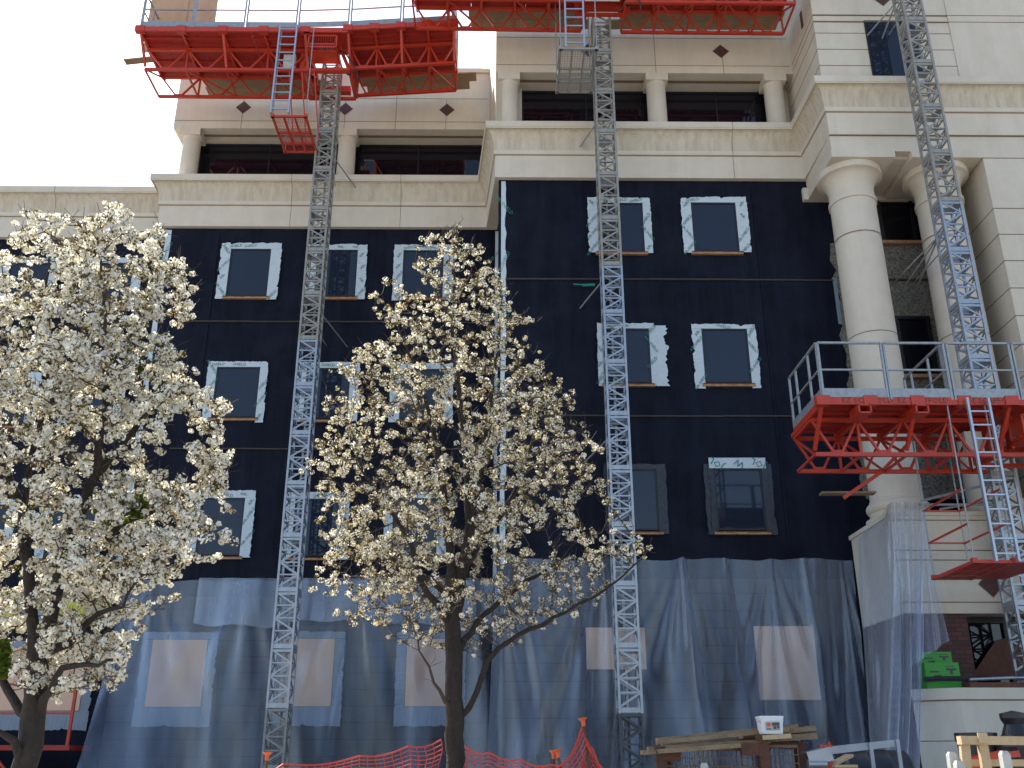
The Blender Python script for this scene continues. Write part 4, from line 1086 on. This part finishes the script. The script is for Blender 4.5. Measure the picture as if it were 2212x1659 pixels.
# bucket
bc = P(1666,1587,dF-.02); hb = P(1666,1548,dF).z-bc.z; rb = (P(1692,1560,dF).x-P(1640,1560,dF).x)/2
bu = thing('bucket','white plastic bucket with printed label on top of the board stack','bucket',loc=(bc.x,bc.y+.02,bc.z+.005))
m_ = MB()
def rsq(hw, z, n=6):
    pts = []; r_ = hw*.35
    for (sx,sy,a0) in ((1,1,0),(-1,1,90),(-1,-1,180),(1,-1,270)):
        for i in range(n+1):
            a_ = math.radians(a0+90*i/n); pts.append((sx*(hw-r_)+r_*math.cos(a_), sy*(hw-r_)+r_*math.sin(a_), z))
    return pts
rings = [rsq(rb*.84,0),rsq(rb*.87,hb*.1),rsq(rb*.93,hb*.72),rsq(rb*.98,hb*.73),rsq(rb*.98,hb*.78),rsq(rb*.95,hb*.785),rsq(rb*.955,hb*.86),rsq(rb,hb*.87),rsq(rb,hb*.99),rsq(rb*.9,hb*.99),rsq(rb*.88,hb*.8)]
k = len(rings[0])
for r_ in rings: m_.v += r_
for i in range(len(rings)-1):
    for j in range(k): m_.f.append((i*k+j,i*k+(j+1)%k,(i+1)*k+(j+1)%k,(i+1)*k+j)); m_.m.append(0)
m_.f.append(tuple(range(k))[::-1]); m_.m.append(0); m_.f.append(tuple((len(rings)-1)*k+j for j in range(k))); m_.m.append(0)
m_.build('body','white',bu)
m_ = MB(); yf = -rb*.915
m_.poly([(-rb*.62,yf-.012,hb*.2),(rb*.55,yf-.012,hb*.2),(rb*.55,yf-.022,hb*.66),(-rb*.62,yf-.022,hb*.66)],0)
cc = [(-rb*.38+rb*.17*math.cos(a_), yf-.026, hb*.52+rb*.17*math.sin(a_)) for a_ in [i*math.pi/8 for i in range(16)]]; m_.poly(cc,1)
for (x0,z0,x1,z1) in ((-.1,.45,.5,.62),(0,.26,.2,.42),(.28,.3,.48,.42),(-.55,.24,-.2,.3)): m_.poly([(x0*rb,yf-.025,z0*hb),(x1*rb,yf-.025,z0*hb),(x1*rb,yf-.025,z1*hb),(x0*rb,yf-.025,z1*hb)],2)
m_.build('label',['whitepost','orange','dark_steel'],bu)
m_ = MB(); m_.tube([(rb*1.0*math.cos(a_),-rb*.5-.4*rb*math.sin(a_),hb*.75-rb*.5*math.sin(a_)) for a_ in [i*math.pi/10 for i in range(11)]],.004,5); m_.build('handle','rail',bu)
# metal channel, clamp, frame, barrel
m_ = MB(); a,b = P(1738,1626,dF+.1),P(1788,1614,dF+.1); m_.bar(a,b,.26,.012); m_.bar(a+Vector((0,-.13,-.07)),b+Vector((0,-.13,-.07)),.012,.15); tag(m_.build('metal_channel','galv'),'folded grey metal channel right of the wire crates','channel')
m_ = MB(); m_.tube([P(1745,1650,dF),P(1785,1650,dF)],.05,12); tag(m_.build('pipe','galv'),'shiny pipe lying below the grey channel','pipe')
cl = MB(); q = P(1791,1612,dF); cl.bar(q+Vector((-.12,0,0)),q+Vector((.03,0,.0)),.05,.03); cl.bar(q,q+Vector((0,0,.05)),.03); cl.bar(q+Vector((-.05,0,0)),q+Vector((-.10,0,-.22)),.03); cl.bar(q+Vector((-.1,0,-.22)),q+Vector((.02,0,-.2)),.05); tag(cl.build('clamp','red'),'small red clamp at the end of the grey channel','clamp')
m_ = MB(); m_.bar(P(1795,1652,dF),P(1835,1632,dF+.4),.1,.03); m_.bar(P(1800,1655,dF-.1),P(1850,1655,dF-.1),.1,.03); tag(m_.build('scrap_wood','pale_lumber'),'tangled pale offcuts in front of the black barrel','scrap wood')
fr_ = thing('sheet_metal_stand','light grey sheet metal frame leaning over the black barrel','stand',loc=(P(1870,1640,dF+.6).x,dF+.6,0))
d_ = dF+.7
m_ = MB(); q4 = [P(1788,1613,d_),P(1941,1597,d_),P(1939,1612,d_),P(1790,1630,d_)]; m_.poly([tuple(v) for v in q4]); m_.poly([tuple(v+Vector((0,.02,0))) for v in q4][::-1]); loc_build(m_,'top_sheet','galv',fr_)
for x,yy in ((1880,1604),(1938,1597)): a = P(x,yy,d_-.01); lbar(fr_,'leg',a,(a.x-.02,a.y-.05,0),.045,.03,'galv')
bl = MB(); q = P(1885,1640,dF+1.3); zt_ = P(1885,1619,dF+1.3).z; hw = (P(1960,1640,dF+1.3).x-P(1815,1640,dF+1.3).x)/2; rb_ = .55
pts_ = [(q.x-hw+.0,0),(q.x-hw,zt_*1)]
zc_ = zt_-.34
for (x, r_) in ((-hw,.29),(-hw+.04,.33),(-hw*.35,.335),(-hw*.32,.345),(-hw*.29,.335),(hw*.3,.335),(hw*.33,.345),(hw*.36,.335),(hw-.04,.33),(hw,.29)):
    for j in range(28):
        a_ = 2*math.pi*j/28; bl.v.append((q.x+x, dF+1.3+r_*math.cos(a_), zc_+r_*math.sin(a_)))
for i in range(9):
    for j in range(28): bl.f.append((i*28+j,i*28+(j+1)%28,(i+1)*28+(j+1)%28,(i+1)*28+j)); bl.m.append(0)
bl.f.append(tuple(range(28))); bl.m.append(0); bl.f.append(tuple(9*28+j for j in range(28))[::-1]); bl.m.append(0)
o = bl.build('barrel','blackp'); smooth_angle(o,40); tag(o,'large black barrel lying on its side behind the metal frame','barrel')
# stand for barrel is out of sight: a timber cradle
m_ = MB(); 
for s_ in (-.5,.5): m_.box(q.x+s_*hw-.08,q.x+s_*hw+.08,dF+1.0,dF+1.6,0,zc_-.31)
tag(m_.build('timber_cradle','lumber'),'timber cradle under the black barrel','cradle')
# saw horse and posts at right
sh = thing('sawhorse','pale timber sawhorse at the lower right corner','sawhorse',loc=(P(2150,1640,9.5).x,9.5,0))
d9 = 9.5
lbar(sh,'top_beam',P(2072,1599,d9),P(2290,1601,d9),.10,.075,'pale_lumber')
for x,yy in ((2083,1608),(2122,1608),(2262,1608)):
    a = P(x,yy,d9+.02); lbar(sh,'leg',a,(a.x-.05,a.y+(.15 if x!=2122 else -.1),0),.085,.05,'pale_lumber')
lbar(sh,'rung',P(2080,1648,d9+.1),P(2290,1648,d9+.1),.03,.06,'pale_lumber')
lbar(sh,'cleat',P(2113,1594,d9-.06),P(2133,1594,d9-.06),.02,.09,'pale_lumber')
for (x,yy,lab,dd) in ((2054,1624,'leftmost pale square post beside the sawhorse',9.6),(2070,1643,'shorter grey post between the leftmost post and the sawhorse',9.4),(2168,1622,'white round topped post in front of the sawhorse',9.2),(1521+0,1648,'white pointed picket in front of the left wire crate',dF-.4)):
    a = P(x,yy,dd); m_ = MB(); w_ = .075; m_.box(a.x-w_/2,a.x+w_/2,dd-w_/2,dd+w_/2,0,a.z-.03)
    b0 = [(a.x-w_/2,dd-w_/2,a.z-.03),(a.x+w_/2,dd-w_/2,a.z-.03),(a.x+w_/2,dd+w_/2,a.z-.03),(a.x-w_/2,dd+w_/2,a.z-.03)]; t0 = [(a.x+(p[0]-a.x)*.6,dd+(p[1]-dd)*.6,a.z) for p in b0]
    for i in range(4): m_.poly([b0[i],b0[(i+1)%4],t0[(i+1)%4],t0[i]])
    m_.poly(t0); tag(m_.build('post','whitepost'),lab,'post','short posts at the bottom edge')
# black tubs
def tub(x0,x1,y0,d,label,h=.5):
    a,b = P(x0,y0,d),P(x1,y0,d); cx_ = (a.x+b.x)/2; r_ = (b.x-a.x)/2; m_ = MB(); z1_ = a.z
    m_.lathe(cx_,d+r_,[(0,z1_-h),(r_*.85,z1_-h),(r_*.93,z1_-.09),(r_,z1_-.085),(r_,z1_),(r_*.96,z1_),(r_*.93,z1_-.05),(0,z1_-.05)],36)
    o = m_.build('tub','blackp'); smooth_angle(o,40); tag(o,label,'tub'); return cx_,d+r_,z1_-h,r_
c_ = tub(2083,2170,1582,10.6,'round black tub behind the pale sawhorse')
m_ = MB(); m_.box(c_[0]-.35,c_[0]+.5,c_[1]-.3,c_[1]+.3,c_[2]-.06,c_[2]-.002); 
for s_ in (-.3,.4): m_.box(c_[0]+s_-.04,c_[0]+s_+.04,c_[1]-.25,c_[1]+.25,0,c_[2]-.06)
tag(m_.build('work_bench','rust'),'low rust brown bench carrying the round black tub','bench')
mx = MB(); a = P(2215,1545,10.4); mx.lathe(a.x+.02,10.7,[(0,a.z-.45),(.26,a.z-.42),(.28,a.z-.3),(.14,a.z-.18),(.10,a.z-.08),(.13,a.z-.02),(.13,a.z+.03),(0,a.z+.06)],24); mx.bar((a.x,10.7,a.z-.28),(P(2170,1582,10.7).x,10.7,P(2170,1582,10.7).z+.0),.05,.03); mx.box(a.x-.2,a.x+.2,10.6,10.8,0,a.z-.44)
o = mx.build('mixer','blackp'); tag(o,'black mixer with a capped neck at the right edge','mixer')
tp = MB(); tp.add([tuple(P(2090,1640,10.2)),tuple(P(2165,1622,10.2)),tuple(P(2165,1632,10.2)),tuple(P(2090,1652,10.2))],[(0,1,2,3)]); tp.bar(P(2075,1655,10.2),P(2165,1632,10.2),.10,.10); tp.bar(P(2085,1640,10.4),P(2200,1628,10.4),.06,.06); tag(tp.build('red_bar','red'),'red bars lying low behind the sawhorse','bar')
# green boxes on the plinth
zg = zpl
for (x0,y0,x1,y1,dd,lab,n_) in ((1985,1408,2054,1432,20.95,'upper bright green carton in front of the brick wall',0),(1996,1431,2070,1478,20.7,'lower bright green carton behind the black strap',1)):
    a0,z0_,a1,z1_ = R(x0,y0,x1,y1,dd)
    if n_: z0_ = zg+.003
    else: z0_ = zg+.003; 
    t_ = thing('carton',lab,'carton','green cartons on the plinth',loc=((a0+a1)/2,dd,z0_))
    m_ = MB(); m_.box(a0,a1,dd,dd+(.16 if n_ else .2),z0_,z1_); loc_build(m_,'box','green',t_)
    m_ = MB(); 
    for (u0,v0,u1,v1) in ((.12,.62,.40,.68),(.25,.42,.42,.52),(.38,.36,.45,.52),(.62,.70,.9,.78),(.72,.55,.80,.70),(.60,.84,.85,.87)):
        m_.box(a0+(a1-a0)*u0,a0+(a1-a0)*u1,dd-.006,dd-.001,z1_-(z1_-z0_)*(1-v0)*(1 if n_ else .5),z1_-(z1_-z0_)*(1-v1)*(1 if n_ else .5),0)
    g_ = text_geo('FASTENERS',.07)if False else None
    loc_build(m_,'print','blackp',t_)
m_ = MB(); m_.tube([P(1996,1468,20.5),P(2030,1466,20.45),P(2090,1466,20.45)],.05,8); tag(m_.build('strap_roll','blackp'),'black roll lying across the green cartons','roll')
m_ = MB(); m_.tube([P(2094,1468,20.5),P(2190,1464,20.5)],.035,10); m_.tube([P(2190,1464,20.5),P(2280,1464,20.5)],.028,10); tag(m_.build('pipe','galv'),'grey steel pipe on the plinth under the far right window','pipe')
m_ = MB(); a,b = P(2093,1475,20.45),P(2260,1475,20.45); m_.box(a.x,b.x,20.4,20.9,zpl+.003,zpl+.11); tag(m_.build('plank','rust'),'brown plank lying on the plinth below the grey pipe','plank')
# orange safety net on stakes
nf = thing('safety_fence','sagging orange mesh safety fence at the foot of the middle tree','fence',loc=(P(900,1640,10.6).x,10.6,0))
def net(pts, z_low, root):
    """pts: list of (x,y,d) top edge; mesh hangs to z_low"""
    m_ = MB(); T = [P(*p) for p in pts]
    tops = []
    for i in range(len(T)-1):
        n = max(2,int((T[i+1]-T[i]).length/.075))
        for k in range(n): 
            t = k/n; q = T[i].lerp(T[i+1],t); q.z -= .04*math.sin(t*math.pi); tops.append(q)
    tops.append(T[-1]); nr = 16; grid = []
    for i,q in enumerate(tops):
        h = q.z-z_low; grid.append([Vector((q.x+.02*math.sin(j*.7+i*.3), q.y+.03*math.sin(i*.5+j), q.z-h*j/nr)) for j in range(nr+1)])
    for i in range(len(grid)):
        for j in range(nr+1):
            if j < nr: m_.bar(grid[i][j],grid[i][j+1],.006)
            if i < len(grid)-1: m_.bar(grid[i][j],grid[i+1][j],.009 if j else .016)
    loc_build(m_,'mesh','net',root)
net([(570,1662,10.2),(608,1651,10.3),(780,1633,10.5),(885,1612,10.7),(952,1598,10.8)],.95,nf)
net([(1004,1612,10.85),(1055,1626,10.7),(1120,1640,10.6),(1190,1652,10.5),(1230,1640,10.4),(1262,1570,10.4),(1282,1620,10.4),(1300,1660,10.4)],.95,nf)
def stake(x,y,d,dx,lab,cap=True):
    a = P(x,y,d); m_ = MB(); m_.tube([(a.x+dx,d,0),a],.014,8)
    t_ = thing('stake',lab,'stake','stakes holding the orange fence',loc=(a.x+dx,d,0)); loc_build(m_,'rod','rust',t_)
    c_ = MB(); ax = (a-Vector((a.x+dx,d,0))).normalized(); c_.tube([a-ax*.03,a+ax*.02,a+ax*.045,a+ax*.05],[.02,.022,.05,.05],12); loc_build(c_,'cap','orange',t_)
stake(577,1636,10.2,0,'stake with red cap beside the foot of the left mast'); stake(1196,1632,10.5,.0,'orange capped stake between the middle tree trunk and the leaning stakes')
stake(1190-0+130*0+135-120+0,1630,10.45,.3,'orange capped stake leaning, wrapped in bunched netting')
stake(1260,1562,10.4,.22,'tallest orange capped stake, leaning left above the net')
# ------------------------------------------------------------------ light, sky, camera
sun_el = math.radians(50); az = math.radians(-40)
sv = Vector((math.sin(az)*math.cos(sun_el), math.cos(az)*math.cos(sun_el), math.sin(sun_el)))
sl = bpy.data.lights.new('sun','SUN'); sl.energy = 5.0; sl.angle = math.radians(.5); sl.color = (1,.95,.86)
so = bpy.data.objects.new('sun', sl); COL.objects.link(so); so.rotation_euler = sv.to_track_quat('Z','Y').to_euler(); so.location = sv*60
W = bpy.data.worlds.new('World'); S.world = W; W.use_nodes = True
nt = W.node_tree; bg = nt.nodes['Background']; sk = nt.nodes.new('ShaderNodeTexSky'); sk.sky_type = 'NISHITA'; sk.sun_disc = False
sk.sun_elevation = sun_el; sk.sun_rotation = az; sk.air_density = 1.0; sk.dust_density = 1.5; sk.ozone_density = 1
nt.links.new(sk.outputs[0], bg.inputs[0]); bg.inputs[1].default_value = .12
cd = bpy.data.cameras.new('camera'); cam = bpy.data.objects.new('camera', cd); COL.objects.link(cam)
cd.sensor_width = 36; cd.lens = 36*F/2212; cd.clip_end = 2000; cd.clip_start = .05
cam.location = (0,0,EYE); cam.rotation_euler = (math.pi/2+PITCH, 0, -YAW)
S.camera = cam
S.view_settings.view_transform = 'Standard'; S.view_settings.look = 'None'; S.view_settings.gamma = 1
S.view_settings.exposure = 1.35
S.cycles.transparent_max_bounces = 24; S.cycles.max_bounces = 6
